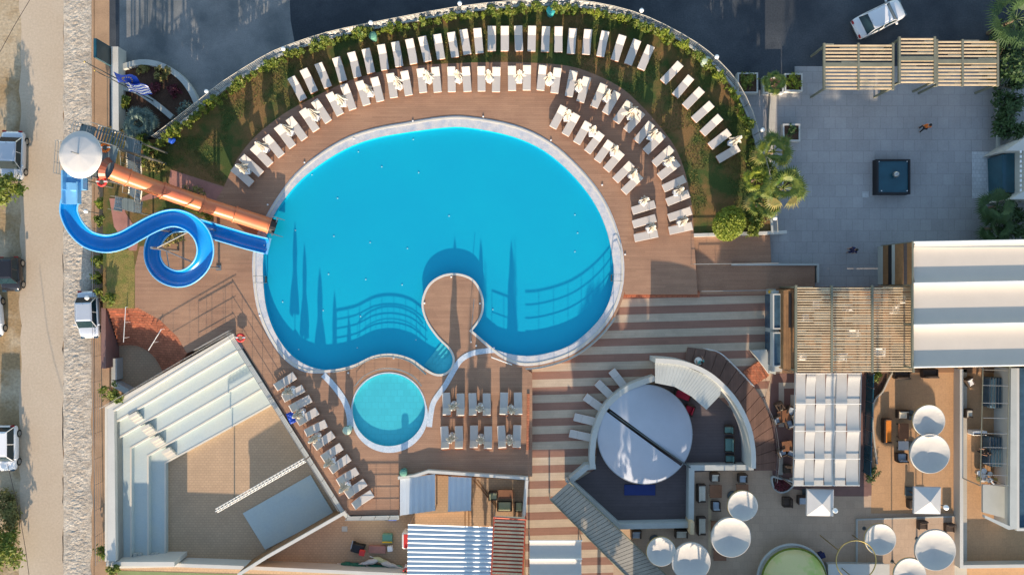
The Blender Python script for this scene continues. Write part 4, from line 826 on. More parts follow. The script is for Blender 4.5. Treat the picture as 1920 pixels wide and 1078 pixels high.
# ---------------------------------------------------------------- people
def person(feet_px, zf, deg, label, top_m, leg_m, arms='walk', scale=1., skirt=False, hair_m='hair'):
    """standing / walking figure facing deg"""
    p = P(*feet_px, zf); t = thing('person', label, 'person', p, R(deg) - math.pi / 2); t.scale = (scale,) * 3
    def skin(name, joints, edges, m_, par, root=0, lv=2):
        me = bpy.data.meshes.new(name); me.from_pydata([j[0] for j in joints], edges, []); o = bpy.data.objects.new(name, me); COL.objects.link(o); o.parent = par
        sk = o.modifiers.new('skin', 'SKIN'); sk.use_smooth_shade = True
        for i, j in enumerate(joints): me.skin_vertices[0].data[i].radius = (j[1], j[1] if len(j) < 3 else j[2])
        me.skin_vertices[0].data[root].use_root = True; s_ = o.modifiers.new('sub', 'SUBSURF'); s_.levels = lv; s_.render_levels = lv; me.materials.append(MATS[m_]); return o
    J = {'pel': ((0, 0, .95), .13, .10), 'wai': ((0, .01, 1.08), .12, .09), 'che': ((0, .02, 1.28), .15, .10), 'nek': ((0, .02, 1.48), .06, .06), 'hd0': ((0, .04, 1.58), .075, .085), 'hd1': ((0, .04, 1.68), .08, .095),
         'lh': ((-.09, 0, .90), .085), 'lk': ((-.10, .16, .50), .06), 'la': ((-.10, .02, .08), .042), 'lt': ((-.10, .20, .04), .04), 'rh': ((.09, 0, .90), .085), 'rk': ((.10, .02, .50), .06), 'ra': ((.10, -.24, .10), .042), 'rt': ((.10, -.07, .04), .04),
         'ls': ((-.18, .02, 1.42), .055), 'le': ((-.26, -.10, 1.15), .042), 'lw': ((-.25, .04, .90), .028), 'lm': ((-.25, .09, .84), .035), 'rs': ((.18, .02, 1.42), .055), 're': ((.26, .10, 1.16), .042), 'rw': ((.24, .28, .98), .028), 'rm': ((.24, .34, .95), .035)}
    names = list(J); ix = {n_: i for i, n_ in enumerate(names)}
    E = [('pel', 'wai'), ('wai', 'che'), ('che', 'nek'), ('nek', 'hd0'), ('hd0', 'hd1'), ('pel', 'lh'), ('lh', 'lk'), ('lk', 'la'), ('la', 'lt'), ('pel', 'rh'), ('rh', 'rk'), ('rk', 'ra'), ('ra', 'rt'), ('che', 'ls'), ('ls', 'le'), ('le', 'lw'), ('lw', 'lm'), ('che', 'rs'), ('rs', 're'), ('re', 'rw'), ('rw', 'rm')]
    skin('body', [J[k] for k in names], [(ix[a], ix[b]) for a, b in E], 'skin', t)
    g = lambda k, f=1.16: (J[k][0],) + tuple(r * f for r in J[k][1:])
    sh = ['pel', 'wai', 'che', 'ls', 'le', 'rs', 're']; skin('shirt', [g(k, 1.22) for k in sh], [(0, 1), (1, 2), (2, 3), (3, 4), (2, 5), (5, 6)], top_m, t)
    tr = ['pel', 'lh', 'lk', 'la', 'rh', 'rk', 'ra']; skin('trousers', [g(k, 1.25) for k in tr], [(0, 1), (1, 2), (2, 3), (0, 4), (4, 5), (5, 6)], leg_m, t)
    if skirt: ob('skirt', MB().lathe((0, 0, .45), [(.32, 0), (.25, .3), (.16, .55), (.15, .6)], 16), leg_m, t)
    ob('hair', MB().lathe((0, .02, 1.66), [(.075, -.09), (.10, -.02), (.105, .05), (.085, .10), (.04, .135), (.005, .145)], 14), hair_m, t, smooth_=True)
    mb = MB()
    for k in range(4):
        for s_, b in ((-1, J['lm'][0]), (1, J['rm'][0])): mb.tube([(b[0] + (k - 1.5) * .016, b[1] + .01, b[2]), (b[0] + (k - 1.5) * .018, b[1] + .05, b[2] - .04 - .006 * (k % 3)), (b[0] + (k - 1.5) * .018, b[1] + .06, b[2] - .075)], [.009, .008, .006], 5)
    for s_, b in ((1, J['lm'][0]), (-1, J['rm'][0])): mb.tube([(b[0] + s_ * .02, b[1] + .0, b[2] + .01), (b[0] + s_ * .045, b[1] + .04, b[2] - .02)], .009, 5)
    ob('fingers', mb, 'skin', t)
    mb = MB()
    for s_ in (-1, 1): mb.ball((s_ * .03, .125, 1.655), .013, 6)
    ob('eyes', mb, 'black', t); ob('nose', MB().tube([(0, .12, 1.65), (0, .15, 1.61)], [.01, .018], 5), 'skin', t)
    for s_ in (-1, 1): ob('ear', MB().ball((s_ * .09, .03, 1.63), .022, 6), 'skin', t); 
    return t
person((1724, 243), -.97, 60, 'person in a bright orange top and dark trousers walking across the shaded plaza', 'orange', 'black')
person((1590, 470), -.97, 200, 'person in dark blue clothes walking on the plaza near the pool lane', 'navy', 'navy')
person((1307, 676), -.45, 100, 'person in a teal top and white skirt walking up the curved wooden walkway', 'teal_plastic', 'white_plastic', skirt=True)
person((1842, 894), -.55, 200, 'person in a pale striped shirt standing on the terrace beside the drum kit', 'cushion_blue', 'white_plastic')
person((1833, 842), -.55, 180, 'person in black standing beside the yellow guitar stand', 'black', 'black')
person((765, 1058), -2.28, 90, 'person in red partly under the white corrugated roof', 'red', 'white_plastic')
# ---------------------------------------------------------------- plants
def palm(crown, zb, h, r, label, nf=18, m='palm_green', seed=1, trunk_r=.13):
    p = P(*crown, zb + h); t = thing('palm_tree', label, 'palm', (p.x, p.y, zb), 0); rnd = random.Random(seed)
    ob('trunk', MB().tube([(0, 0, 0), (0, 0, h * .3), (0, 0, h * .7), (0, 0, h)], [trunk_r * 1.35, trunk_r, trunk_r * .95, trunk_r * 1.1], 10), 'bark', t); mb = MB()
    dry = MB()
    for k in range(nf):
        a = 2 * math.pi * k / nf * 2.4 + rnd.uniform(-.25, .25); el = rnd.uniform(-.35, 1.0); L = r * rnd.uniform(.42, .62) * (1 if el < .6 else .7); tgt = dry if el < -.15 and m == 'palm_green' else mb
        d = Vector((math.cos(a) * math.cos(el), math.sin(a) * math.cos(el), math.sin(el) * .8)); o_ = Vector((0, 0, h)); c = o_ + d * L; u = Vector((-math.sin(a), math.cos(a), 0)); tgt.tube([o_, c], [.03, .018], 4); nl = 13
        for q in range(nl):
            b = (q / (nl - 1) - .5) * 2.5; ld = (d * math.cos(b) + u * math.sin(b)).normalized(); ll = r * .60 * (1 - .12 * abs(b)) * rnd.uniform(.85, 1.1); sd = (d * -math.sin(b) + u * math.cos(b)) * .055
            m1 = c + ld * ll * .55 + Vector((0, 0, .03)); tgt.add([c, m1 + sd, c + ld * ll + Vector((0, 0, -.22 * ll)), m1 - sd], [(0, 1, 2, 3)])
    if dry.v: ob('dry_fronds', dry, 'leaf_dry', t)
    ob('fronds', mb, m, t); return t
palm((1450, 284), -.2, 3.6, 1.5, 'sunlit fan palm beside the fence at the top of the right-hand plant strip', 17, 'palm_green', 3)
palm((1418, 335), -.2, 2.4, 1.1, 'small bright palm in the strip right of the lawn, left of the planter', 13, 'leaf_lime', 4)
palm((1468, 352), -.2, 4.2, 1.7, 'largest sunlit palm hanging over the lower white planter', 20, 'palm_green', 5)
palm((1432, 382), -.2, 2.8, 1.4, 'low palm just above the round clipped bush', 15, 'palm_green', 6)
palm((1452, 155), -1, 2.6, .95, 'small palm between two white planters at the top of the plaza', 16, 'palm_green', 7)
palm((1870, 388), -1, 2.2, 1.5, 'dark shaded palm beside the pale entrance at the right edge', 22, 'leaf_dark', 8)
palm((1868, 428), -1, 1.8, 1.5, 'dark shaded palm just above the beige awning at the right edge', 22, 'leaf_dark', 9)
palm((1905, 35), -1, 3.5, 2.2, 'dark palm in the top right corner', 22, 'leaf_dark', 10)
palm((262, 233), -.8, 1.3, 1.3, 'spiky blue-grey agave in the lower part of the flower bed', 26, 'leaf_grey', 11)
t = shrub('clipped_bush', 'large round clipped bright green bush at the corner of the lawn', 'bush', (1368, 419), 0, 1.42, 2.2, 'leaf_lime', 6500, .10, 31, None, 0, .85)
shrub('garden_bush', 'small yellowish bush touching the right side of the round clipped bush', 'bush', (1410, 423), 0, .8, 1.2, 'leaf', 500, .14, 32)
for i, (px, r, h, m_, lab) in enumerate((((352, 208), .9, 1.0, 'leaf_grey', 'grey-green bush at the tip of the flower bed'), ((233, 192), .55, .7, 'leaf', 'round green bush beside the white gate wall'), ((306, 138), .7, .7, 'leaf_dry', 'yellow-green bush at the top of the flower bed'), ((325, 172), .55, .4, 'leaf_red', 'reddish plant in the middle of the flower bed'), ((290, 165), .5, .4, 'leaf_red', 'dark red plant beside the striped flag'), ((268, 128), .5, .4, 'leaf_dry', 'low dry tuft beside the curved garden wall'),
        ((268, 262), .7, 1.1, 'leaf', 'bright shrub between the flower bed and the tower stairs'), ((283, 285), .7, 1.2, 'leaf', 'leafy shrub right of the upper stair landing'), ((290, 308), .75, 1.2, 'leaf_dry', 'pale dry shrub below the upper stair landing'), ((268, 300), .5, 1.0, 'leaf', 'small shrub tight against the tower steps'), ((188, 380), .55, 1.0, 'leaf_lime', 'yellow-green shrub at the road edge inside the blue slide bend'), ((190, 415), .5, 1.1, 'leaf', 'green shrub on the wire fence inside the slide bend'),
        ((182, 490), .5, 1.1, 'leaf', 'green shrub on the wire fence below the slide bend'), ((186, 520), .6, 1.1, 'leaf', 'second green shrub on the wire fence above the silver-blue sedan'), ((190, 548), .6, 1.1, 'leaf', 'leafy shrub beside the bonnet end of the fence and the dry grass'), ((205, 560), .5, .8, 'leaf', 'small shrub at the top of the terracotta steps'), ((203, 733), .75, 1.0, 'leaf', 'leafy shrub in the corner outside the amphitheatre rim'), ((222, 745), .4, .8, 'leaf', 'small shrub tucked under the amphitheatre rim'), ((198, 1035), .65, 1.4, 'leaf', 'bright green bush on the fence at the lower left'), ((212, 1068), .5, .8, 'leaf', 'small bush at the bottom end of the white wall'),
        ((360, 368), .9, .6, 'leaf_dry', 'low dry plant under the orange slide'), ((385, 398), 1.0, .7, 'leaf', 'low green plants between the two slides'), ((320, 445), .9, .7, 'leaf_dry', 'low bush inside the loop of the blue slide'), ((1492, 152), .75, 1.2, 'leaf_lime', 'round lime bush in the rightmost white planter'), ((1403, 152), .75, 1.2, 'leaf', 'green bush in the leftmost white planter'), ((1487, 245), .5, .8, 'leaf_dark', 'dark bush in the middle white planter'), ((1422, 300), .8, 1.4, 'leaf', 'leafy shrub at the end of the curved fence'), ((1425, 400), .8, 1.3, 'leaf', 'leafy shrub between the low palm and the white wall'),
        ((1440, 320), .8, 1.3, 'leaf', 'shrub under the palms against the plaza'), ((1485, 335), .5, .8, 'leaf_dark', 'dark bush in the lowest white planter'))):
    z = -.8 if px[0] < 380 and px[1] < 250 else (-1 if px[0] > 1385 and px[1] < 280 or px[0] > 1480 else (-1 if px[0] < 200 else 0)); shrub('garden_bush', lab, 'bush', px, z, r, h, m_, 420, .13, 50 + i)
for i, (px, r, h, lab) in enumerate((((8, 352), 1.3, 3.0, 'bright green tree crown between the silver and the black car at the left edge'), ((2, 1030), 1.6, 2.5, 'green bushy tree in the bottom left corner'))):
    shrub('roadside_tree', lab, 'tree', px, ZR, r, h, 'leaf', 1500, .16, 80 + i)
for i, (px, r, h, lab) in enumerate((((12, 945), 1.2, .9, 'dry brown scrub below the white hatchback'), ((14, 985), 1.4, 1.2, 'mixed green and brown scrub above the bottom left tree'))): shrub('roadside_scrub', lab, 'shrub', px, ZR, r, h, 'leaf_dry', 900, .14, 85 + i)
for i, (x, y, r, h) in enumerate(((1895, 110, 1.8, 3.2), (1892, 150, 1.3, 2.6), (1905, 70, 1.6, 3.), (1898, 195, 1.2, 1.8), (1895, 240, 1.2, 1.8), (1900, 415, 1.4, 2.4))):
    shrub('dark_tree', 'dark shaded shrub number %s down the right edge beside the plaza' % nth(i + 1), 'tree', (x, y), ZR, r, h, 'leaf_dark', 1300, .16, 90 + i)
def planter(px, w, d, label):
    p = P(*px, -.4); t = thing('planter', label, 'planter', (p.x, p.y, ZR + .03), 0, 'square white planters'); q = [(-w / 2, -d / 2, 0), (w / 2, -d / 2, 0), (w / 2, d / 2, 0), (-w / 2, d / 2, 0)]
    ob('box', MB().wall(q, .12, 0, .6, True), 'wall_white', t); ob('soil', MB().prism(q, 0, .5), 'soil', t)
for px, w, d, lab in (((1402, 156), 1.5, 1.5, 'leftmost white planter with a green bush at the top of the plaza'), ((1450, 160), 1.5, 1.2, 'white planter holding the small palm'), ((1488, 155), 1.3, 1.3, 'white planter with a lime bush, right of the small palm'), ((1484, 249), 1.25, 1.25, 'open white planter alone on the left side of the plaza'), ((1483, 338), 1.3, 1.3, 'white planter under the hanging palm fronds')): planter(px, w, d, lab)
# ---------------------------------------------------------------- pergolas and pavilion
def pergola(label, x0, y0, x1, y1, z, zb, cols, pitch, m='wood_slat', rows=(), seed=1, jitter=True, posts=None):
    p0, p1 = P(x0, y0, z), P(x1, y1, z); c = (p0 + p1) / 2; t = thing('pergola', label, 'pergola', (c.x, c.y, zb)); rnd = random.Random(seed); zz = z - zb
    X0, X1, Y0, Y1 = p0.x - c.x, p1.x - c.x, p1.y - c.y, p0.y - c.y
    xs = [P(x, 0, z).x - c.x for x in cols]; ys = [Y0, Y1] + [P(0, y, z).y - c.y for y in rows]
    for x in xs: ob('beam', MB().box((x, (Y0 + Y1) / 2, zz), (.16, Y1 - Y0 + .1, .20)), 'beam_olive', t)
    for y in ys[2:]: ob('beam', MB().box(((X0 + X1) / 2, y, zz - .01), (X1 - X0, .30, .18)), 'beam_olive', t)
    for a, b in zip(xs, xs[1:]):
        mb = MB(); y = Y0 + .06; 
        while y < Y1 - .03:
            mb.box(((a + b) / 2, y, zz + .0), (b - a - .17, pitch * .44, .07))
            if jitter and rnd.random() < .6:
                w = (b - a) * rnd.choice((.25, .45, .5, .7)); s_ = rnd.choice((-1, 1)); mb.box(((a + b) / 2 + s_ * ((b - a) / 2 - w / 2 - .09), y + pitch * .42, zz - .02), (w, pitch * .30, .06))
            y += pitch
        ob('slats', mb, m, t)
    for x, y in (posts or [(x, y) for x in (X0 + .1, X1 - .1) for y in (Y0 + .1, Y1 - .1)]): ob('post', MB().box((x, y, zz / 2), (.14, .14, zz)), 'beam_olive', t)
    if label.startswith('large'): ob('shade_screen', MB().box(((X0 + X1) / 2, Y1 - .12, zz / 2 - .1), (X1 - X0 - .1, .08, zz - .2)), 'wood_brown', t)  # added hidden panel that keeps the low sun off the plaza
    return t
pergola('left slatted pergola with two bays at the top edge of the plaza', 1545, 83, 1674, 168, 1.9, ZR, (1545, 1609, 1674), .27, rows=(122,), seed=2)
pergola('single bay slatted pergola standing slightly higher between its neighbours', 1685, 71, 1753, 156, 2.1, ZR, (1686, 1752), .27, rows=(111,), seed=3)
pergola('right slatted pergola with two bays, shaded, next to the dark trees', 1755, 76, 1871, 161, 1.8, ZR, (1756, 1804, 1870), .27, rows=(116,), seed=4)
pergola('large pergola of thin pale slats over the seating area beside the beige awnings', 1490, 536, 1713, 697, 3.0, -.55, (1492, 1559, 1635, 1712), .192, rows=(), seed=5)
t = thing('awning_pavilion', 'long beige retractable awning roof with three folds at the right edge', 'pavilion', P(1800, 570, -.6)); B = t.location.copy()
for j, (ya, yb) in enumerate(((454, 531), (531, 609), (609, 688))):
    mb = MB(); nx, ny = 1, 14; xa, xb = (1716 if j == 0 else 1714), 2300; 
    for i in range(nx + 1):
        for k in range(ny + 1):
            s_ = k / ny; y = ya + (yb - ya) * s_; p = P(xa + (xb - xa) * i, y - (xa + (xb - xa) * i - 1716) * .018, 4.4); sag = -.24 * (1 - abs(2 * s_ - 1) ** 4) ; mb.v.append((p.x - B.x, p.y - B.y, 4.4 + .6 + sag))
    for i in range(nx):
        for k in range(ny): a = i * (ny + 1) + k; mb.f.append((a, a + 1, a + ny + 2, a + ny + 1))
    ob('awning_fabric', mb, 'awning', t, smooth_=True)
for y in (454, 531, 609, 688): a, b = P(1713, y, 4.4) - B, P(2300, y - 10.5, 4.4) - B; ob('ridge_beam', MB().tube([(a.x, a.y, 5.02), (b.x, b.y, 5.02)], .06, 6), 'white_metal', t)
a, b = P(1712, 452, 4.4) - B, P(1712, 690, 4.4) - B; ob('end_beam', MB().box((a.x, (a.y + b.y) / 2, 4.88), (.12, a.y - b.y, .2)), 'beam_olive', t)
q = P(1642, 480, ZR) ; 
for y0, y1 in ((481, 492), (492, 502), (502, 512), (512, 523), (523, 531)):
    pass
a, b = P(1712, 455, 4.4), P(1712, 533, 4.4); ym = (a.y + b.y) / 2 - B.y; L_ = a.y - b.y
z_ = -.4
for m_, hh in (('wall_pale', .9), ('wood_brown', .85), ('black', .6), ('wall_pale', .5), ('wood_brown', 1.3), ('dark_floor', .55), ('wood_brown', .6)):
    ob('side_panel', MB().box((a.x - B.x, ym, z_ + hh / 2), (.14 if m_ in ('black', 'dark_floor') else .18, L_, hh - .004)), m_, t); z_ += hh
for y in (455, 533, 609, 690):
    for x in (1713, 1900): a = P(x, y, 4.4) - B; ob('post', MB().box((a.x, a.y, 2.35), (.14, .14, 4.6)), 'beam_olive', t)
a, b = P(1716, 457, 4.4) - B, P(2300, 450, 4.4) - B; ob('north_wall', MB().box(((a.x + b.x) / 2, a.y - .2, 2.2), (b.x - a.x, .12, 5.3)), 'wall_pale', t)
t = thing('pavilion_front', 'pavilion front with glazed boxes and a brown wooden screen left of the large pergola', 'facade', P(1470, 620, -.6)); B = t.location.copy()
ob('pale_wall', MB().prism([p - B for p in Q([(1437, 542), (1449, 542), (1449, 700), (1437, 697)], -.4)], 0, .9), 'wall_pale', t)
ob('pale_wall', MB().prism([p - B for p in Q([(1409, 657), (1437, 655), (1449, 697), (1441, 700)], 0)], 0, .7), 'wall_pale', t)
for y0, y1 in ((552, 616), (624, 686)):
    q = [p - B for p in Q([(1450, y0), (1464, y0), (1464, y1), (1450, y1)], 1.4)]; g = ob('glazed_box', MB().prism(q, 0, 2.0), 'glass_blue', t); ob('frame', MB().wall(q, .10, 1.4, 2.05, True), 'wall_white', g)
ob('glazed_box', MB().prism([p - B for p in Q([(1449, 545), (1467, 545), (1467, 697), (1449, 697)], 1.2)], 0, 1.7), 'wall_pale', t)
q = [p - B for p in Q([(1468, 545), (1489, 541), (1489, 692), (1468, 692)], 2.0)]; ob('wooden_screen', MB().prism(q, 0, 2.7), 'wood_brown', t); q = Q([(1482, 550), (1482, 614)], 2.2); ob('screen_slot', MB().wall([p - B for p in q], .22, 2.65, 2.75), 'black', t)
y = P(1440, 547, -.3); ob('yellow_box', MB().bbox((0, 0, .2), (.4, .25, .3), .04), 'yellow', None, 'small yellow box on the end of the pale pavilion wall', 'box', loc=(y.x, y.y, .3))
# ---------------------------------------------------------------- furniture
def chair(parent=None, w=.66, cm='cushion_beige', m='wicker', lb='x'):
    t = thing('armchair', lb, 'chair'); ob('seat', MB().bbox((0, 0, .2), (w, .66, .28), .04), m, t); ob('backrest', MB().bbox((0, .30, .45), (w, .12, .55), .04), m, t)
    for s_ in (-1, 1): ob('armrest', MB().bbox((s_ * (w / 2 - .05), -.02, .42), (.10, .62, .26), .03), m, t)
    ob('cushion', MB().bbox((0, -.04, .40), (w - .2, .52, .12), .04), cm, t); ob('back_cushion', MB().bbox((0, .22, .56), (w - .22, .10, .36), .03), cm, t)
    for sx in (-1, 1):
        for sy in (-1, 1): ob('leg', MB().box((sx * (w / 2 - .05), sy * .28, .03), (.05, .05, .06)), m, t)
    return t
CP = {}
def put_chair(px, deg, label, cm='cushion_beige', w=.66, z=-.58, group='armchairs on the terraces', m='wicker'):
    k = (cm, w, m); p = P(px[0], px[1], z + .5); loc = (p.x, p.y, z)
    if k not in CP: CP[k] = chair(None, w, cm, m); t = CP[k]; t.location = loc; t.rotation_euler = (0, 0, R(deg)); tag(t, label, None, group); return t
    return dup(CP[k], loc, R(deg), label, group)
def table(px, w, d, label, z=-.58, h=.45, m='table_wood', rz=0, group='low tables on the terraces', round_=False):
    p = P(px[0], px[1], z + h); t = thing('low_table', label, 'table', (p.x, p.y, z), R(rz), group)
    ob('table_top', MB().cyl((0, 0, h - .04), w / 2, .05, 20) if round_ else MB().bbox((0, 0, h), (w, d, .06), .02), m, t)
    for sx in (-1, 1):
        for sy in (-1, 1): ob('leg', MB().box((sx * (w / 2 - .1) * (.6 if round_ else 1), sy * (d / 2 - .1) * (.6 if round_ else 1), h / 2 - .03), (.06, .06, h - .06)), 'wicker', t)
    return t
for px, dg, cm, w, lb in (((1341, 895), 0, 'cushion_beige', .7, 'cream-cushioned armchair tight under the bar wall, above the brown square table'), ((1393, 897), 0, 'cushion_blue', .7, 'blue-grey cushioned armchair above the right brown table'), ((1343, 949), 180, 'cushion_blue', .7, 'blue-cushioned armchair between the two brown tables'), ((1316, 925), 90, 'cushion_beige', 1.4, 'pale two-seat sofa against the bar wall'), ((1316, 986), 90, 'cushion_beige', 1.4, 'lower pale two-seat sofa against the bar wall'), ((1278, 1001), 0, 'cushion_beige', 1.0, 'cream seat below the bar wall beside the wooden door'),
        ((1193, 1002), 0, 'cushion_blue', .8, 'blue-cushioned chair below the bar wall above the small round canopy'), ((1484, 770), 340, 'cushion_blue', .6, 'blue-cushioned chair at the upper right of the small square table'), ((1458, 788), 110, 'cushion_blue', .6, 'blue-cushioned chair on the left of the small square table'), ((1481, 794), 200, 'cushion_blue', .6, 'blue-cushioned chair at the lower right of the small square table'), ((1463, 762), 30, 'wicker', .6, 'dark wicker chair above the small square table'),
        ((1467, 849), 110, 'cushion_blue', .6, 'blue-cushioned chair left of the lower pair beside the wavy awning'), ((1486, 851), 250, 'cushion_blue', .6, 'blue-cushioned chair hard against the wavy awning'), ((1478, 880), 0, 'wicker', .6, 'dark wicker chair left of the wavy awning bottom'), ((1694, 777), 0, 'cushion_beige', .85, 'dark armchair with a white cushion above the brown dining table'), ((1692, 858), 180, 'cushion_blue', .85, 'dark armchair with a grey cushion below the brown dining table'),
        ((1712, 945), 90, 'wicker', .7, 'dark armchair left of the right square umbrella'), ((1731, 985), 0, 'wicker', .7, 'dark armchair on the raised platform above the big lower canopy'), ((1782, 990), 0, 'wicker', .7, 'dark armchair at the right end of the raised platform'), ((1510, 938), 0, 'cushion_blue', 1.1, 'grey-cushioned sofa left of the left square umbrella'), ((1477, 942), 270, 'wicker', .75, 'black armchair left of the grey-cushioned sofa'), ((1692, 702), 180, 'wicker', 1.2, 'dark bench at the top of the sand-coloured terrace, left'), ((1745, 700), 180, 'wicker', 1.2, 'dark bench at the top of the sand-coloured terrace, right'), ((1817, 775), 90, 'cushion_beige', .7, 'white-cushioned chair under the wire frame by the blue glass roofs'), ((1820, 716), 30, 'white_plastic', .6, 'white folding chair near the top of the right-hand stage'),
        ((1665, 808), 90, 'cushion_orange', 1.9, 'dark bench with orange cushions left of the brown dining table')):
    put_chair(px, dg, lb, cm, w)
for px, w, d, lb, rz in (((1342, 921), .95, 1.0, 'brown square table under the upper cream chair', 0), ((1392, 916), .95, .7, 'brown table half under the smaller right canopy', 0), ((1345, 988), 1.0, 1.0, 'orange-brown table touching the large round canopy', 0), ((1350, 1040), 1.0, .9, 'orange-brown table below the large round canopy', 0), ((1470, 780), .9, .9, 'dark square table ringed by blue-cushioned chairs', 15), ((1476, 836), .8, .8, 'dark table between the pair of chairs beside the wavy awning', 10), ((1694, 808), .8, 1.2, 'dark brown dining table on the sand terrace', 0), ((1694, 835), .8, .7, 'beige low table on the sand terrace', 0), ((948, 926), 1.2, .7, 'dark table with pale ends in the service yard', 0)):
    table(px, w, d, lb, -.58 if px[0] > 1000 else -1.59, rz=rz, m='table_wood' if 'beige' not in lb else 'canvas_grey')
for px, cm, w, dg, lb in (((946, 949), 'cushion_lime', 1.2, 180, 'lime-cushioned sofa in the service yard above the red slatted roof'), ((973, 950), 'cushion_lime', .7, 180, 'lime-cushioned armchair beside the yard parapet'), ((924, 930), 'cushion_lime', .7, 90, 'lime-cushioned armchair left of the dark yard table')): put_chair(px, dg, lb, cm, w, -1.59, 'lime seats in the yard')
for px, cm, w, dg, lb in (((1281, 741), 'cushion_red', 1.35, 340, 'large red-cushioned sofa in the sunken bar'), ((1293, 769), 'cushion_red', .85, 250, 'small red-cushioned armchair in the sunken bar'), ((1367, 806), 'cushion_green', .7, 270, 'upper green armchair along the curved bar wall'), ((1368, 834), 'cushion_green', 1.2, 270, 'green two-seat sofa along the curved bar wall'), ((1369, 860), 'cushion_green', .7, 270, 'lower green armchair along the curved bar wall')): put_chair(px, dg, lb, cm, w, -.78, 'seats in the sunken bar')
# ---------------------------------------------------------------- canopies
def round_canopy(px, rpx, label, z=2.3, zb=-.58, seed=1):
    p = P(*px, z); t = thing('round_canopy', label, 'parasol', (p.x, p.y, zb), 0, 'round white canopies'); r = rpx / S * (H - z) / H; zz = z - zb; mb = MB(); n = 72; rnd = random.Random(seed); ph = rnd.uniform(0, 6)
    prof = [(1.0, -.12), (1.01, -.02), (1.0, .03), (.975, .02), (.9, -.045), (.8, -.10), (.68, -.15), (.52, -.20), (.36, -.235), (.2, -.255), (.06, -.26), (.01, -.25)]; vs = []
    for k, h in prof:
        for i in range(n):
            a = 2 * math.pi * i / n; wr = .020 * math.sin(22 * a + ph + 2 * math.sin(3 * a)) * (k ** 5) * (1 if k < .97 else 0) + .04 * math.sin(2 * a + ph) * math.sin(math.pi * k) + .0 * (1 - k) * mn.noise(Vector((k * 3 * math.cos(a) + ph, k * 3 * math.sin(a), seed)))
            vs.append((r * k * math.cos(a), r * k * math.sin(a), zz + h * r * .95 + wr * .9))
    mb.add(vs, [(j * n + i, j * n + (i + 1) % n, (j + 1) * n + (i + 1) % n, (j + 1) * n + i) for j in range(len(prof) - 1) for i in range(n)] + [tuple(range((len(prof) - 1) * n, len(prof) * n))])
    ob('fabric', mb, 'canopy_white', t, smooth_=True); ob('hoop', torus(MB(), (0, 0, zz - .12), r + .02, .03, 40, None, 6), 'gold_metal' if seed % 2 else 'steel', t)
    ob('pole', MB().cyl((0, 0, 0), .04, zz - r * .26, 8), 'steel_dark', t); ob('base', MB().lathe((0, 0, 0), [(.4, 0), (.4, .08), (.08, .12), (.06, .3)], 20), 'steel_dark', t)
    for k in range(8): a = math.pi * k / 4; ob('rib', MB().tube([(0, 0, zz - r * .36), (r * .55 * math.cos(a), r * .55 * math.sin(a), zz - r * .28), (r * math.cos(a), r * math.sin(a), zz - .16)], .012, 4), 'steel', t)
for i, (x, y, r, lb) in enumerate(((1742, 789, 30, 'smaller round white canopy at the top of the sand terrace'), (1744, 850, 37, 'large round white canopy just below the smaller one on the sand terrace'), (1393, 948, 28, 'small round white canopy right of the brown tables'), (1371, 1007, 37, 'large creased round white canopy below the brown tables'), (1240, 1034, 27, 'small round white canopy beside the slanting plank ramp'), (1296, 1053, 36, 'large wrinkled round white canopy at the bottom beside the small one'), (1651, 1011, 29, 'small round white canopy touching the gold ring'), (1754, 1031, 38, 'largest round white canopy beside the right-hand parapet'), (1706, 1076, 30, 'round white canopy cut by the bottom edge'))): round_canopy((x, y), r, lb, seed=i + 1)
def square_umbrella(px, w, label):
    z = 2.2; p = P(*px, z); t = thing('square_umbrella', label, 'parasol', (p.x, p.y, -.58), R(-1), 'square umbrellas'); zz = z + .58; h = w / 2; n = 10; mb = MB()
    for j in range(n + 1):
        for i in range(n + 1):
            u, v = i / n * 2 - 1, j / n * 2 - 1; mb.v.append((u * h, v * h, zz + .42 * (1 - max(abs(u), abs(v))) - .05 * abs(u * v)))
    for j in range(n):
        for i in range(n): a = j * (n + 1) + i; mb.f.append((a, a + 1, a + n + 2, a + n + 1))
    mb = MB(); mb.add([(-h, -h, zz), (h, -h, zz), (h, h, zz), (-h, h, zz), (0, 0, zz + .42)], [(0, 1, 4), (1, 2, 4), (2, 3, 4), (3, 0, 4)]); ob('fabric', mb, 'canvas_grey', t)
    ob('valance', MB().wall([(-h, -h, 0), (h, -h, 0), (h, h, 0), (-h, h, 0)], .015, zz - .22, zz - .04, True), 'canvas_grey', t)
    ob('pole', MB().box((0, 0, zz / 2), (.07, .07, zz + .6)), 'wood_brown', t); ob('base', MB().bbox((0, 0, .05), (.7, .7, .1), .03), 'steel_dark', t)
    for s_ in ((-1, -1), (1, -1), (1, 1), (-1, 1)): ob('rib', MB().tube([(0, 0, zz + .38), (s_[0] * h, s_[1] * h, zz - .08)], .02, 4), 'wood_brown', t)
square_umbrella((1538, 942), 2.0, 'left square white umbrella below the wavy awning'); square_umbrella((1739, 938), 2.0, 'right square white umbrella below the large round canopy')
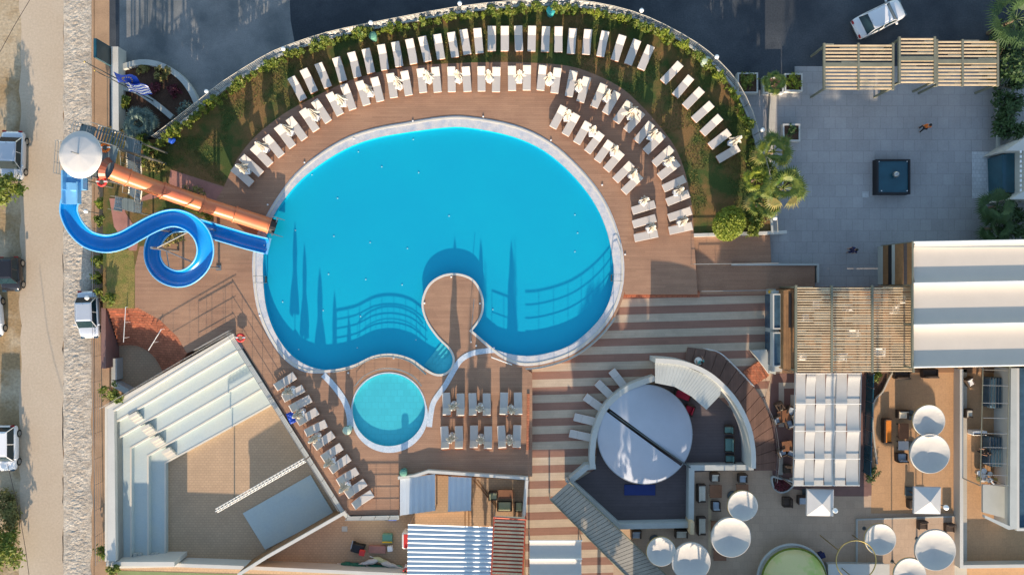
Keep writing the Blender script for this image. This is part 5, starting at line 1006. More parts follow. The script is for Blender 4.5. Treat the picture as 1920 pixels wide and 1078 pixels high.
# wavy strip awning
t = thing('strip_awning', 'white awning of six sagging fabric strips over the terrace dining area', 'awning', P(1553, 805, -.6)); B = t.location.copy(); xs = [1493.5, 1512.5, 1531, 1549.5, 1568, 1590.5, 1614.5]; zA = 2.6
for c in range(6):
    mb = MB(); ny = 64; ph = 0 if c % 2 == 0 else .5
    for i in range(2):
        for k in range(ny + 1):
            y = 700 + 210 * k / ny; s_ = ((y - 757) / 103 + ph) % 1; sag = -.17 * (1 - abs(2 * s_ - 1) ** 4) ; x = xs[c] + .4 + (xs[c + 1] - xs[c] - .8) * i - (y - 700) * .018
            p = P(x, y, zA) - B; mb.v.append((p.x, p.y, zA + .6 + sag * .9))
    for k in range(ny): mb.f.append((k, k + ny + 1, k + ny + 2, k + 1))
    ob('fabric_strip', mb, 'canopy_white', t, smooth_=True)
for y in (700, 757, 808, 860, 910): a, b = P(1492 - (y - 700) * .018, y, zA) - B, P(1616 - (y - 700) * .018, y, zA) - B; ob('cross_bar', MB().tube([(a.x, a.y, zA + .57), (b.x, b.y, zA + .57)], .025, 6), 'white_metal', t)
for x in (1492, 1569, 1616): a, b = P(x, 699, zA) - B, P(x - 3.8, 911, zA) - B; ob('side_beam', MB().tube([(a.x, a.y, zA + .48), (b.x, b.y, zA + .48)], .05, 6), 'steel', t); [ob('post', MB().cyl((q.x, q.y, 0), .05, zA + .48, 8), 'steel', t) for q in (a, b)]
# ---------------------------------------------------------------- sunken bar with round tent
t = thing('sunken_bar', 'sunken bar enclosed by thick pale walls around the round tent', 'bar', P(1210, 850, -.8)); B = t.location.copy()
def Qb(a, z): return [p - B for p in Q(a, z)]
ob('floor', MB().prism(Qb([(1115, 880), (1128, 780), (1190, 730), (1300, 700), (1385, 780), (1400, 880), (1300, 885), (1296, 985), (1165, 985), (1075, 905)], -.6), 0, .215), 'dark_floor', t)
def wl(pts, w, zt, m_='wall_pale', nm='wall', cl=False): return ob(nm, MB().wall(Qb(pts, zt), w, 0, zt + .8, cl), m_, t)
wl(smooth([(1111, 878), (1111, 845), (1118, 803), (1138, 761), (1177, 728), (1228, 709)], 5), .42, .55); wl([(1117, 874), (1100, 876), (1068, 903), (1160, 987), (1296, 984), (1297, 877), (1413, 876)], .42, .4)
cw = smooth([(1229, 676), (1280, 681), (1330, 702), (1375, 745), (1402, 795), (1412, 840), (1413, 878)], 6)
ob('curved_wall', MB().wall(Qb(cw, 2.0), .35, 0, 2.8), 'wall_white', t)
q = Qb([(1229, 679), (1282, 685), (1330, 706), (1353, 727), (1350, 742), (1325, 768), (1298, 744), (1265, 725), (1229, 718)], 1.9); ob('corrugated_roof', MB().prism(q, 2.55, 2.62), 'wall_pale', t)
mb = MB(); inner = smooth([(1229, 718), (1265, 725), (1298, 744), (1325, 768)], 8); outer_ = smooth([(1229, 679), (1282, 685), (1330, 706), (1352, 738)], 8)
for a, b in zip(inner, outer_): a, b = Qb([a, b], 1.92); mb.tube([(a.x, a.y, 2.62), (b.x, b.y, 2.62)], .014, 4)
ob('roof_ribs', mb, 'wall_pale', t)
ob('navy_mat', MB().bbox(tuple(Qb([(1199, 917)], -.7)[0].xy) + (.24,), (2.45, .85, .10), .02), 'mat_navy', t)
for px in ((1350, 752), (1356, 750), (1398, 790), (1375, 848)): a = Qb([px], -.6)[0]
t = thing('round_tent', 'round taut white fabric tent split by a dark diagonal beam over the sunken bar', 'tent', P(1208, 814, -.8)); B = t.location.copy()
zt = .45; circ = [(1209 + 89 * math.cos(a), 814 - 93 * math.sin(a)) for a in (2 * math.pi * k / 72 for k in range(72))]
ax, ay, bx, by = 1143, 771, 1294, 876
def side(p): return (bx - ax) * (p[1] - ay) - (by - ay) * (p[0] - ax)
for sgn in (1, -1):
    half = [p for p in circ if side(p) * sgn > 10]; 
    st_ = min(range(72), key=lambda i: 0 if (side(circ[i]) * sgn > 10 and side(circ[i - 1]) * sgn <= 10) else 1); half = [circ[(st_ + k) % 72] for k in range(72) if side(circ[(st_ + k) % 72]) * sgn > 10]
    n = len(half); mb = MB(); off = 0; e0, e1 = (half[0], half[-1]); nr = 10
    for j in range(nr + 1):
        for i in range(n):
            u = i / (n - 1); s_ = j / nr; base = (e0[0] + (e1[0] - e0[0]) * u, e0[1] + (e1[1] - e0[1]) * u); q = (base[0] + (half[i][0] - base[0]) * s_, base[1] + (half[i][1] - base[1]) * s_)
            hz = .55 * math.sin(math.pi * u) * (1 - s_ ** 2) ; p = P(*q, zt) - B; mb.v.append((p.x, p.y, zt + .8 + hz))
    for j in range(nr):
        for i in range(n - 1): a = j * n + i; mb.f.append((a, a + 1, a + n + 1, a + n))
    ob('fabric_half', mb, 'tent_shaded', t, smooth_=True)
mb = MB()
for k in range(13):
    u = k / 12; p = P(ax + (bx - ax) * u, ay + (by - ay) * u, zt) - B; mb.v += []
    if k: mb.tube([pp, (p.x, p.y, zt + .84 + .50 * math.sin(math.pi * u))], .06, 6)
    pp = (p.x, p.y, zt + .84 + .50 * math.sin(math.pi * u))
ob('ridge_beam', mb, 'steel_dark', t)
mb = MB(); cc = [P(*q, zt) - B for q in circ + circ[:1]]; mb.tube([(p.x, p.y, zt + .78) for p in cc], .04, 6); ob('rim_tube', mb, 'steel', t)
for a in (0, 18, 36, 54): p = cc[a]; ob('post', MB().cyl((p.x, p.y, 0), .07, zt + .76, 8), 'steel', t)
# curved boardwalk
t = thing('curved_boardwalk', 'curved brown boardwalk with radial boards wrapping the outside of the sunken bar wall', 'boardwalk', P(1390, 740, -.6)); B = t.location.copy()
inn = smooth([(1280, 690), (1330, 704), (1374, 742), (1402, 795), (1412, 840), (1414, 882)], 3); out = smooth([(1290, 650), (1345, 662), (1400, 708), (1436, 760), (1452, 820), (1455, 882)], 3)
for i in range(len(inn) - 1):
    q = [p - B for p in Q([inn[i], inn[i + 1], out[i + 1], out[i]], -.45)]; cen = sum((Vector(v) for v in q), Vector()) / 4; q = [cen + (v - cen) * .955 for v in q]; ob('board_panel', MB().prism(q, 0, .16), 'deck_radial', t)
rail('curved handrail on the outer edge of the boardwalk', smooth([(1318, 652), (1345, 660), (1372, 684), (1408, 722)], 4), -.45, .9, 2, 1.2, m='white_metal', r=.02)
rail('thin curved handrail beside the lower end of the boardwalk', smooth([(1424, 742), (1446, 790), (1454, 850), (1450, 900)], 4), -.45, .9, 2, 1.2, m='steel', r=.016)
t = thing('brick_steps', 'dark red brick steps climbing diagonally to the pavilion from the boardwalk', 'steps')
for i in range(4): ob('step', MB().prism(Q([(1394 + i * 7, 697 - i * 5), (1400 + i * 7, 692 - i * 5), (1420 + i * 7, 718 - i * 5), (1413 + i * 7, 724 - i * 5)], -.4), -.62, -.5 + .1 * i), 'brick_step', t)
# slanting plank roof
t = thing('plank_ramp', 'long slanting grey plank roof running diagonally down from the sunken bar to the bottom edge', 'ramp', P(1140, 990, -.6)); B = t.location.copy()
a0, a1, b0_, b1 = (1068, 903), (1262, 1090), (1032, 936), (1200, 1105); n = 34; zr = 1.2; mb = MB()
for i in range(n):
    u0, u1 = i / n, (i + .9) / n; q = [(a0[0] + (a1[0] - a0[0]) * u, a0[1] + (a1[1] - a0[1]) * u) for u in (u0, u1)] + [(b0_[0] + (b1[0] - b0_[0]) * u, b0_[1] + (b1[1] - b0_[1]) * u) for u in (u1, u0)]
    mb.prism([p - B for p in Q(q, zr)], zr + .56, zr + .62)
ob('planks', mb, 'plank_grey', t); q = [p - B for p in Q([a0, a1, b1, b0_], zr - .1)]; ob('underside', MB().prism(q, zr + .40, zr + .5), 'steel_dark', t)
for a, b in ((a0, a1), (b0_, b1)): a, b = [p - B for p in Q([a, b], zr)]; ob('side_beam', MB().tube([(a.x, a.y, zr + .66), (b.x, b.y, zr + .66)], .05, 6), 'beam_olive', t)
for px in (a0, b0_, (1150, 985), (1110, 1015)): p = P(*px, zr) - B; ob('post', MB().cyl((p.x, p.y, 0), .06, zr + .5, 8), 'steel', t)
# ---------------------------------------------------------------- service yard roofs
def corr(name, label, cat, px, z, m_, pitch, axis, zb, th=.05, amp=.05, ang=0.):
    q = Q(px, z); c = sum((Vector(v) for v in q), Vector()) / 4; t = thing(name, label, cat, (c.x, c.y, zb)); q = [v - c for v in q]; a, b, c2, d = q; mb = MB()
    L = (d - a).length if axis == 0 else (b - a).length; n = int(L / pitch); m2 = 4
    for i in range(n * m2 + 1):
        u = i / (n * m2); h = amp * math.cos(2 * math.pi * i / m2); e0, e1 = (a.lerp(d, u), b.lerp(c2, u)) if axis == 0 else (a.lerp(b, u), d.lerp(c2, u)); mb.v += [(e0.x, e0.y, z - zb + h), (e1.x, e1.y, z - zb + h)]
    for i in range(n * m2): mb.f.append((2 * i, 2 * i + 1, 2 * i + 3, 2 * i + 2))
    ob('sheet', mb, m_, t)
    for v in q: ob('post', MB().cyl((v.x * .97, v.y * .97, 0), .06, z - zb - .08, 8), 'steel', t)
    return t
corr('corrugated_roof', 'large white corrugated roof at the bottom centre of the service yard', 'roof', [(765, 982), (925, 987), (922, 1110), (763, 1110)], 1.3, 'roof_white', .33, 0, -2.3, amp=.06)
corr('corrugated_roof', 'left white corrugated sheet bridging the upper yard beside the deck', 'roof', [(750, 898), (816, 888), (816, 957), (750, 966)], .1, 'roof_white', .42, 1, -2.3, amp=.03)
corr('corrugated_roof', 'right white corrugated sheet bridging the upper yard', 'roof', [(841, 893), (884, 895), (883, 957), (840, 959)], .1, 'roof_white', .42, 1, -2.3, amp=.03)
t = thing('louvred_roof', 'red louvred roof of many thin slats beside the large white corrugated roof', 'roof', P(955, 1030, -2.3)); B = t.location.copy(); mb = MB(); y = 970
i = 0
while y < 1110:
    a, b = P(927 - (y - 970) * .04, y - 1.5, 1.4) - B, P(985 - (y - 970) * .06, y + 1, 1.4) - B; c = (a + b) / 2; mb.box((c.x, c.y, 3.7), ((b - a).length, .15, .04), math.atan2((b - a).y, (b - a).x), R(-18)); y += 7.0
ob('slats', mb, 'wood_slat', t)
for x in (927, 985): a, b = P(x, 968, 1.4) - B, P(x - 7, 1110, 1.4) - B; ob('side_beam', MB().tube([(a.x, a.y, 3.66), (b.x, b.y, 3.66)], .08, 4), 'roof_red', t)
a, b = P(925, 969, 1.4) - B, P(987, 973, 1.4) - B; ob('front_beam', MB().tube([(a.x, a.y, 3.68), (b.x, b.y, 3.68)], .09, 4), 'roof_red', t); q = [p - B for p in Q([(927, 970), (985, 972), (978, 1110), (921, 1110)], 1.2)]; ob('underside', MB().prism(q, 3.3, 3.38), 'roof_red', t)
for a in q: ob('post', MB().cyl((a.x, a.y, 0), .06, 3.3, 8), 'steel', t)
p = P(828, 925, -.1); struct_y = ob('yard_upper_floor', MB().prism(Q([(750, 898), (800, 890), (985, 900), (980, 985), (884, 985), (884, 958), (750, 966)], -1.6), -2.3, -1.6), 'paver', kind='structure')
for k in (0, 7): ob('yard_paving_band', MB().wall(Q([(888 + k, 900), (935 + k * .4, 955)], -1.58), .10, -1.6, -1.585), 'wood_brown', kind='structure'); 
for k in (0, 7): ob('yard_paving_band', MB().wall(Q([(872 + k, 958), (872 + k, 985)], -1.58), .10, -1.6, -1.585), 'wood_brown', kind='structure')
# white pair of fabric awning beside the parapet
t = thing('fabric_awning', 'white two-panel fabric awning at the bottom beside the striped paving', 'awning', P(1042, 1045, -.6)); B = t.location.copy()
for ya, yb in ((1011, 1045), (1045, 1080), (1080, 1115)):
    mb = MB()
    for i in range(2):
        for k in range(9): s_ = k / 8; p = P(993 + 97 * i, ya + (yb - ya) * s_, 2.0) - B; mb.v.append((p.x, p.y, 2.6 + .25 - .20 * (1 - abs(2 * s_ - 1) ** 4)))
    for k in range(8): mb.f.append((k, k + 1, k + 10, k + 9))
    ob('fabric_panel', mb, 'canopy_white', t, smooth_=True)
for y in (1011, 1045, 1080): a, b = P(992, y, 2.) - B, P(1091, y, 2.) - B; ob('cross_bar', MB().tube([(a.x, a.y, 2.87), (b.x, b.y, 2.87)], .04, 6), 'white_metal', t)
for px in ((993, 1011), (1090, 1011), (993, 1112), (1090, 1112)): p = P(*px, 2.) - B; ob('post', MB().cyl((p.x, p.y, 0), .05, 2.85, 8), 'steel', t)
# yard clutter
def boxy(name, label, cat, px, z, d, m_, rz=0, extra=None):
    p = P(*px, z + d[2]); t = thing(name, label, cat, (p.x, p.y, z), R(rz)); ob('body', MB().bbox((0, 0, d[2] / 2), d, min(d) * .12), m_, t)
    for nm, c, dd, mm in extra or (): ob(nm, MB().bbox(c, dd, min(dd) * .15), mm, t)
    return t
boxy('drinks_fridge', 'red and white drinks fridge at the left edge of the corrugated roof', 'fridge', (764, 1014), -2.28, (.9, 1.3, 1.2), 'white_plastic', 0, (('lid', (.05, 0, 1.22), (.7, 1.1, .06), 'red'),))
boxy('crate', 'small green crate with a yellow tool in the service yard', 'crate', (726, 1010), -2.28, (.8, .75, .35), 'green_plastic', 0, (('tool', (.0, -.25, .40), (.8, .10, .08), 'yellow'),))
boxy('plank_stack', 'stack of reddish brown boards on the yard floor', 'boards', (707, 1030), -2.28, (1.4, .6, .25), 'pinkish', -2)
boxy('carton', 'white carton on the right end of the reddish boards', 'box', (731, 1029), -2.0, (.42, .42, .3), 'white_plastic', 5)
boxy('floor_hatch', 'small square pale floor hatch in the brick paving of the yard', 'hatch', (646, 991), -2.29, (.45, .42, .03), 'wall_pale')
t = boxy('mower', 'black and red garden machine in the service yard', 'machine', (670, 1029), -2.28, (1.0, .7, .5), 'black', -15, (('engine', (.45, -.15, .6), (.45, .45, .25), 'red'), ('handle', (-.5, .3, .7), (.08, .7, .08), 'steel')))
for s_ in ((-.4, -.35), (.4, -.35), (.4, .35), (-.4, .35)): ob('wheel', MB().tube([(s_[0], s_[1] - .05, .15), (s_[0], s_[1] + .05, .15)], .15, 12), 'rubber', t)
rnd = random.Random(5)
for i, (x, y, a, m_, lb) in enumerate(((655, 1058, 176, 'shade_green', 'dark green folded umbrella at the left end of the heap'), (672, 1060, 170, 'shade_green', 'dark green folded umbrella second in the heap'), (695, 1052, 12, 'canvas_grey', 'pale folded umbrella across the middle of the heap'), (705, 1062, 178, 'shade_green', 'dark green folded umbrella low in the heap'), (715, 1050, 160, 'cushion_lime', 'olive folded umbrella on top of the heap'), (730, 1057, 165, 'canvas_grey', 'pale folded umbrella at the right end of the heap'), (738, 1062, 175, 'green_plastic', 'green folded umbrella lowest right in the heap'))):
    p = P(x, y, -2.1); t = thing('folded_umbrella', lb, 'umbrella', (p.x, p.y, -2.15 + .08 * (i % 3)), R(a), 'heap of folded umbrellas'); mb = MB(); vs = []
    mb.tube([(-.9 + k * .2, .03 * math.sin(k * 2), 0) for k in range(9)], [.03, .09, .13, .16, .19, .21, .2, .16, .06], 9); ob('folded_canopy', mb, m_, t); ob('pole', MB().tube([(-1.5, 0, 0), (1.0, 0, 0)], .025, 6), 'white_metal', t)
p = P(738, 968, -2.2); t = thing('blue_trolley', 'blue hose trolley below the deck wall in the service yard', 'trolley', p); ob('body', MB().bbox((0, 0, .5), (.7, .3, .3), .05), 'blue', t); ob('hose', torus(MB(), (-.2, -.2, .3), .5, .03, 20, Matrix.Rotation(R(70), 3, 'X'), 5), 'steel_dark', t)
# ---------------------------------------------------------------- small things round the pool
def bin_(px, z, m_, label, r=.32, h=1.0):
    p = P(*px, z + h); t = thing('litter_bin', label, 'bin', (p.x, p.y, z)); ob('body', MB().lathe((0, 0, 0), [(r * .8, 0), (r, h * .85), (r * 1.05, h * .9)], 16), m_, t); ob('lid', MB().lathe((0, 0, h * .9), [(r * 1.08, 0), (r * .9, .10), (r * .4, .14)], 16), m_, t); ob('handle', MB().box((0, r, h * .92), (.3, .06, .05)), 'steel_dark', t)
bin_((650, 807), 0, 'mint_plastic', 'mint green bin beside the left rim of the paddling pool'); bin_((756, 886), 0, 'green_plastic', 'square-looking green bin at the left end of the yard parapet', .28, .8); bin_((1033, 19), 0, 'teal_plastic', 'teal bin on the perimeter fence above the loungers', .33); bin_((1325, 113), 0, 'mint_plastic', 'pale green bin on the right part of the perimeter fence', .33); bin_((698, 66), 0, 'green_plastic', 'dark green bin on the left part of the perimeter fence', .3)
p = P(318, 260, .3); t = thing('blue_tarp_bundle', 'bright blue plastic barrel lying at the left end of the fence', 'barrel', p, R(-35)); ob('body', MB().tube([(-.4, 0, 0), (-.35, 0, 0), (.35, 0, 0), (.4, 0, 0)], [.2, .27, .27, .2], 14), 'blue', t); ob('hoop', MB().tube([(-.12, 0, 0), (-.08, 0, 0)], .29, 14), 'blue', t); ob('hoop', MB().tube([(.12, 0, 0), (.16, 0, 0)], .29, 14), 'blue', t)
p = P(546, 783, .45); t = thing('beach_towel', 'blue patterned towel heaped at the foot of the 4th lounger beside the sunken stage', 'towel', p, .4); mb = MB()
for i in range(9):
    for j in range(9): mb.v.append((i * .07 - .28, j * .11 - .44, .10 * mn.noise(Vector((i * .6, j * .6, 2))) - .05 * ((i - 4) ** 2 + (j - 4) ** 2) / 32))
for i in range(8):
    for j in range(8): mb.f.append((i * 9 + j, i * 9 + j + 9, i * 9 + j + 10, i * 9 + j + 1))
ob('cloth', mb, 'blue', t)
def ladder(px, deg, label):
    p = P(*px, .1); t = thing('pool_ladder', label, 'ladder', p, R(deg), 'pool ladders')
    for s_ in (-.25, .25): ob('handrail', MB().tube([(-.6, s_, -.1), (-.6, s_, .6), (-.3, s_, .8), (0, s_, .75), (.12, s_, .5), (.12, s_, -.5)], .025, 8), 'steel', t)
    for k in range(3): ob('rung', MB().box((.13, 0, -.05 - .14 * k), (.08, .5, .03)), 'steel_dark', t)
ladder((494, 524), 0, 'steel pool ladder on the left edge of the big pool'); ladder((1150, 521), 180, 'steel pool ladder on the right edge of the big pool')
rail('small steel handrail at the mouth of the island by the lower pool steps', [(922, 668), (960, 682)], 0, .9, 2, 1.0, m='white_metal')
rail('folding A-shaped steel rail on the island deck', [(883, 640), (890, 560)], 0, .9, 1, 1.8, m='steel', r=.018)
# low lights on the coping
DL = ['at the upper left pool rim', 'at the pool rim below the seventh middle-row lounger', 'at the top left part of the pool rim', 'at the very top of the pool rim', 'at the rim below the first inner-row lounger', 'at the rim below the fifth inner-row lounger', 'at the right rim below the inner row', 'at the top edge of the round island', 'at the left edge of the round island', 'at the right edge of the round island', 'between the big pool and the paddling pool', 'at the left pool rim below the ladder', 'at the fork of the left overflow channel', 'at the pointed corner of the island', 'just inside the pointed corner of the island', 'at the rim beside the orange slide exit', 'at the left wall near the mower end of the stage']
ml = MB().lathe((0, 0, 0), [(.07, 0), (.07, .03), (.04, .05)], 10); me0 = None
for i, (x, y) in enumerate(((571, 305), (663, 260), (774, 227), (906, 219), (1033, 263), (1129, 347), (1172, 477), (846, 519), (796, 568), (900, 569), (738, 671), (487, 591), (653, 699), (883, 641), (893, 648), (502, 384))):
    p = P(x, y, .03); lb = 'tiny white spotlight on the deck ' + DL[i]
    if me0 is None: me0 = ob('deck_light', ml, 'white_plastic', None, lb, 'light', 'small lights round the pool', loc=p)
    else: c = me0.copy(); COL.objects.link(c); c.location = p; c['label'] = lb
lm = MB().lathe((0, 0, 0), [(.05, 0), (.05, .02), (.03, .03)], 8); l0 = None
for i, (x, y) in enumerate(((585, 328), (672, 285), (775, 262), (902, 245), (1020, 284), (1108, 362), (554, 432), (626, 443), (694, 455), (764, 466), (616, 514), (686, 524), (754, 534), (530, 566), (606, 582), (676, 593), (1078, 403), (1083, 437), (1078, 472), (560, 655), (670, 652), (780, 637), (924, 580), (633, 372), (785, 324), (716, 313), (842, 405))):
    p = P(x, y, -.47)
    if l0 is None: l0 = ob('pool_light', lm, 'white_plastic', None, 'x', 'light', 'round lights sunk in the pool floor', loc=p)
    else: l0c = l0.copy(); COL.objects.link(l0c); l0c.location = p
for k, o in enumerate([o for o in COL.objects if o.name.startswith('pool_light')]): o['label'] = 'tiny pale round light on the floor of the big blue pool'
t = thing('fountain_cube', 'dark glossy square fountain pit with a chrome ball in the middle of the plaza', 'fountain', P(1667, 334, ZR + .03)); ob('basin_wall', MB().wall([(-1.25, -1.3, 0), (1.25, -1.3, 0), (1.25, 1.3, 0), (-1.25, 1.3, 0)], .14, 0, .75, True), 'black', t); ob('glass_top', MB().box((0, 0, .6), (2.4, 2.5, .08)), 'teal_glass', t); ob('ball', MB().ball((0.1, .15, .95), .26, 20), 'steel', t, smooth_=True)
for a in ((-1.1, 1.2), (1.1, 1.2), (1.1, -1.1), (-.9, -1.1)): ob('corner_light', MB().cyl((a[0], a[1], .64), .05, .04, 8), 'white_plastic', t)
boxy('floor_plate', 'small pale floor plate beside the dark fountain pit', 'floor plate', (1623, 365), ZR + .03, (.5, .45, .03), 'tile_white')
rail('thin drip of white rail beside the pale entrance', [(1876, 300), (1876, 350)], ZR, 1.0, 1, 1.0, m='steel')
# entrance block at the right edge
t = thing('entrance_building', 'pale entrance building with a glass front at the right edge above the awnings', 'building', P(1900, 330, ZR)); B = t.location.copy()
ob('wall', MB().prism([p - B for p in Q([(1878, 285), (1912, 262), (2300, 262), (2300, 375), (1888, 375), (1912, 360), (1912, 285)], 1.5)], 0, 3.0), 'wall_white', t); ob('glass_front', MB().prism([p - B for p in Q([(1880, 290), (1912, 283), (1912, 362), (1882, 360)], 1.0)], 0, 1.9), 'teal_glass', t)
mb = MB()
for k in range(9): a = P(1913, 285 + k * 9, 2.0) - B; mb.box((a.x, a.y, 3.05), (.12, .2, .08))
ob('dentils', mb, 'white_plastic', t); w = ob('boundary_wall', MB().wall(Q([(1874, 178), (1920, 150)], -.2), .5, -1, -.2), 'wall_white'); tag(w, 'short slanting white wall at the right edge above the dark trees', 'wall')
w = ob('boundary_wall', MB().wall(Q([(1875, 285), (1930, 250)], -.2), .4, -1, -.2), 'wall_white'); tag(w, 'short slanting white wall just above the entrance building', 'wall')
w = ob('boundary_wall', MB().wall(Q([(1872, 180), (1872, 285)], -.8), .2, -1, -.7), 'wall_pale'); tag(w, 'thin pale curb along the right side of the plaza', 'wall')
# right-hand stage with wire frame and blue glass roofs
t = thing('metal_gantry', 'tall thin gold and steel frame over the small concert stage at the right', 'frame', P(1850, 800, -.55)); B = t.location.copy(); zf = 2.6
for y in (693, 722, 755, 783, 812, 838, 868, 890, 908): a, b = P(1843, y, zf) - B, P(1891, y + 1, zf) - B; ob('cross_bar', MB().tube([(a.x, a.y, zf + .55), (b.x, b.y, zf + .55)], .025, 5), 'steel', t)
for x0, x1 in ((1843, 1838), (1892, 1888)): a, b = P(x0, 690, zf) - B, P(x1, 910, zf) - B; ob('side_beam', MB().tube([(a.x, a.y, zf + .55), (b.x, b.y, zf + .55)], .04, 6), 'beam_olive', t); [ob('post', MB().cyl((q.x, q.y, 0), .05, zf + .55, 6), 'steel', t) for q in (a, b)]
for i, (y0, y1, lb) in enumerate(((708, 765, 'upper'), (820, 875, 'lower'))): boxy('glass_canopy', '%s dark blue ribbed glass panel beside the wire frame' % lb, 'canopy', (1872, (y0 + y1) / 2), -.5, (1.35, (y1 - y0) / S, 1.0), 'glass_blue', -1, tuple(('rib', (-.66 + .22 * k, 0, 1.02), (.03, (y1 - y0) / S, .05), 'steel') for k in range(7)))
t = thing('drum_kit', 'drum kit with pale drum heads on the terrace at the lower right', 'drums', P(1836, 892, -.55))
for x, y, r, h in ((0, 0, .38, .5), (.5, .3, .2, .6), (.0, .55, .22, .65), (-.4, .4, .2, .7)): d = ob('drum', MB().cyl((x, y, h - .3), r, .3, 18), 'steel', t); ob('drum_head', MB().cyl((x, y, h), r * .96, .012, 18), 'white_plastic', d)
for x, y in ((-.6, 0), (.65, -.1)): ob('cymbal', MB().lathe((x, y, 1.0), [(.22, 0), (.05, .04)], 16), 'gold_metal', t); ob('stand', MB().cyl((x, y, 0), .015, 1.0, 6), 'steel', t)
t = thing('guitar_stand', 'yellow electric guitars on a stand at the right-hand stage', 'guitar', P(1845, 837, -.55)); ob('guitar_body', MB().lathe((0, 0, .5), [(.2, 0), (.2, .06)], 14, (1, .75)), 'yellow', t); ob('guitar_neck', MB().box((.45, .1, .55), (.7, .06, .04), .2), 'black', t); ob('guitar_body', MB().lathe((-.4, -.2, .5), [(.18, 0), (.18, .06)], 14, (1, .75)), 'yellow', t); ob('stand', MB().cyl((0, 0, 0), .02, .5, 6).cyl((-.4, -.2, 0), .02, .5, 6), 'steel_dark', t)
boxy('keyboard', 'long white keyboard bench beside the guitars', 'keyboard', (1838, 812), -.55, (1.1, .35, .8), 'white_plastic', 0, (('keys', (0, -.08, .82), (1.0, .12, .02), 'black'),))
w = ob('terrace_parapet', MB().wall(Q([(1803, 692), (1803, 1062), (2300, 1056)], .3), .26, -.6, .3), 'wall_white'); tag(w, 'white parapet turning the corner round the lower right terrace', 'wall')
t = thing('service_building', 'pale grey flat-roofed building with glass strip along the right edge of the lower terrace', 'building', P(1910, 850, -.6)); B = t.location.copy()
ob('roof', MB().prism([p - B for p in Q([(1894, 690), (1905, 690), (1905, 990), (1890, 992), (1845, 970), (1845, 965), (1892, 985)], 2.2)], 2.6, 2.9), 'wall_pale', t); ob('glass_strip', MB().prism([p - B for p in Q([(1912, 690), (2300, 690), (2300, 995), (1912, 995)], 2.0)], 0, 2.6), 'glass_blue', t); ob('fascia', MB().wall([p - B for p in Q([(1908, 690), (1908, 992), (2300, 992)], 2.2)], .2, 0, 2.85), 'wall_white', t)
ob('lean_to_roof', MB().prism([p - B for p in Q([(1843, 908), (1888, 912), (1888, 972), (1843, 960)], .8)], 1.2, 1.4), 'wall_pale', t); ob('pillar', MB().prism([p - B for p in Q([(1866, 920), (1886, 920), (1886, 960), (1866, 960)], 0)], 0, 1.2), 'wall_pale', t)
# bottom ring, dome and slab
p = P(1605, 1050, 3.0); t = thing('gold_ring_frame', 'large gold metal ring standing above the white slab at the bottom', 'ring', (p.x, p.y, -.6)); ob('ring', torus(MB(), (0, 0, 3.6), 1.48, .045, 48, None, 8), 'gold_metal', t)
for a in (30, 150, 270): ob('post', MB().cyl((1.48 * math.cos(R(a)), 1.48 * math.sin(R(a)), 0), .04, 3.6, 8), 'gold_metal', t)
t = thing('white_counter', 'low white slab counter at the bottom under the gold ring', 'counter', P(1610, 1075, -.6)); B = t.location.copy(); ob('counter_top', MB().prism([p - B for p in Q([(1553, 1057), (1668, 1057), (1668, 1110), (1553, 1110)], .5)], 1.0, 1.1), 'wall_white', t); ob('counter_base', MB().prism([p - B for p in Q([(1556, 1061), (1665, 1061), (1665, 1110), (1556, 1110)], .4)], 0, 1.0), 'wall_pale', t)
p = P(1497, 1097, 1.5); t = thing('green_dome', 'translucent yellow-green dome at the bottom edge', 'dome', (p.x, p.y, -.6)); r = 2.45; ob('shell', MB().lathe((0, 0, 1.2), [(r * math.cos(a), 1.1 * math.sin(a)) for a in (math.pi / 2 * k / 8 for k in range(8))] + [(.02, 1.1)], 40), 'dome_green', t, smooth_=True); ob('rim', torus(MB(), (0, 0, 1.15), r + .05, .08, 40, None, 8), 'leaf_lime', t); ob('base', MB().lathe((0, 0, 0), [(r * .96, 0), (r, 1.15)], 40), 'wall_pale', t); ob('outer_curb', torus(MB(), (-.1, .1, .95), r + .2, .10, 40, None, 6), 'wall_pale', t)
boxy('stool', 'small dark blue stool above the white slab counter', 'stool', (1542, 1041), -.6, (.35, .35, .5), 'navy', 20, (('seat', (0, 0, .52), (.42, .42, .06), 'navy'),))
# planted beds in the terraces
t = thing('raised_flower_bed', 'teardrop bed with dark red plants at the corner of the plum paving', 'flower bed', P(1463, 908, -.6)); B = t.location.copy(); q = [p - B for p in Q(smooth([(1448, 895), (1452, 915), (1465, 923), (1480, 918), (1488, 905), (1462, 897)], 4, True), -.3)]; ob('curb', MB().wall(q, .12, 0, .3, True), 'wall_pale', t); ob('soil', MB().prism(q, 0, .22), 'soil', t); ob('plants', leaves(350, .65, .5, .2, .1, .35, 7), 'leaf_red', t)
struct('planting_strip', Q([(1632, 697), (1663, 700), (1662, 712), (1652, 735), (1640, 752), (1632, 760)], -.58), -.585, 'soil')
shrub('garden_bush', 'leafy plants in the narrow bed below the large pergola', 'bush', (1645, 706), -.58, .6, .5, 'leaf', 350, .1, 120, sy=.8); shrub('garden_bush', 'round dark green bush at the bottom of the green glass screen', 'bush', (1637, 890), -.58, .55, .7, 'leaf_dark', 500, .1, 121, sy=1.6)
t = thing('glass_screen', 'long narrow dark green glass screen between the plum paving and the sand terrace', 'screen', P(1632, 800, -.6)); B = t.location.copy(); ob('pane', MB().wall([p - B for p in Q([(1634, 700), (1628, 890)], .3)], .07, .1, 1.3), 'teal_glass', t)
for k in range(8): a = P(1634 - k * .85, 700 + k * 27, .3) - B; ob('post', MB().box((a.x, a.y, .7), (.07, .07, 1.4)), 'steel', t)
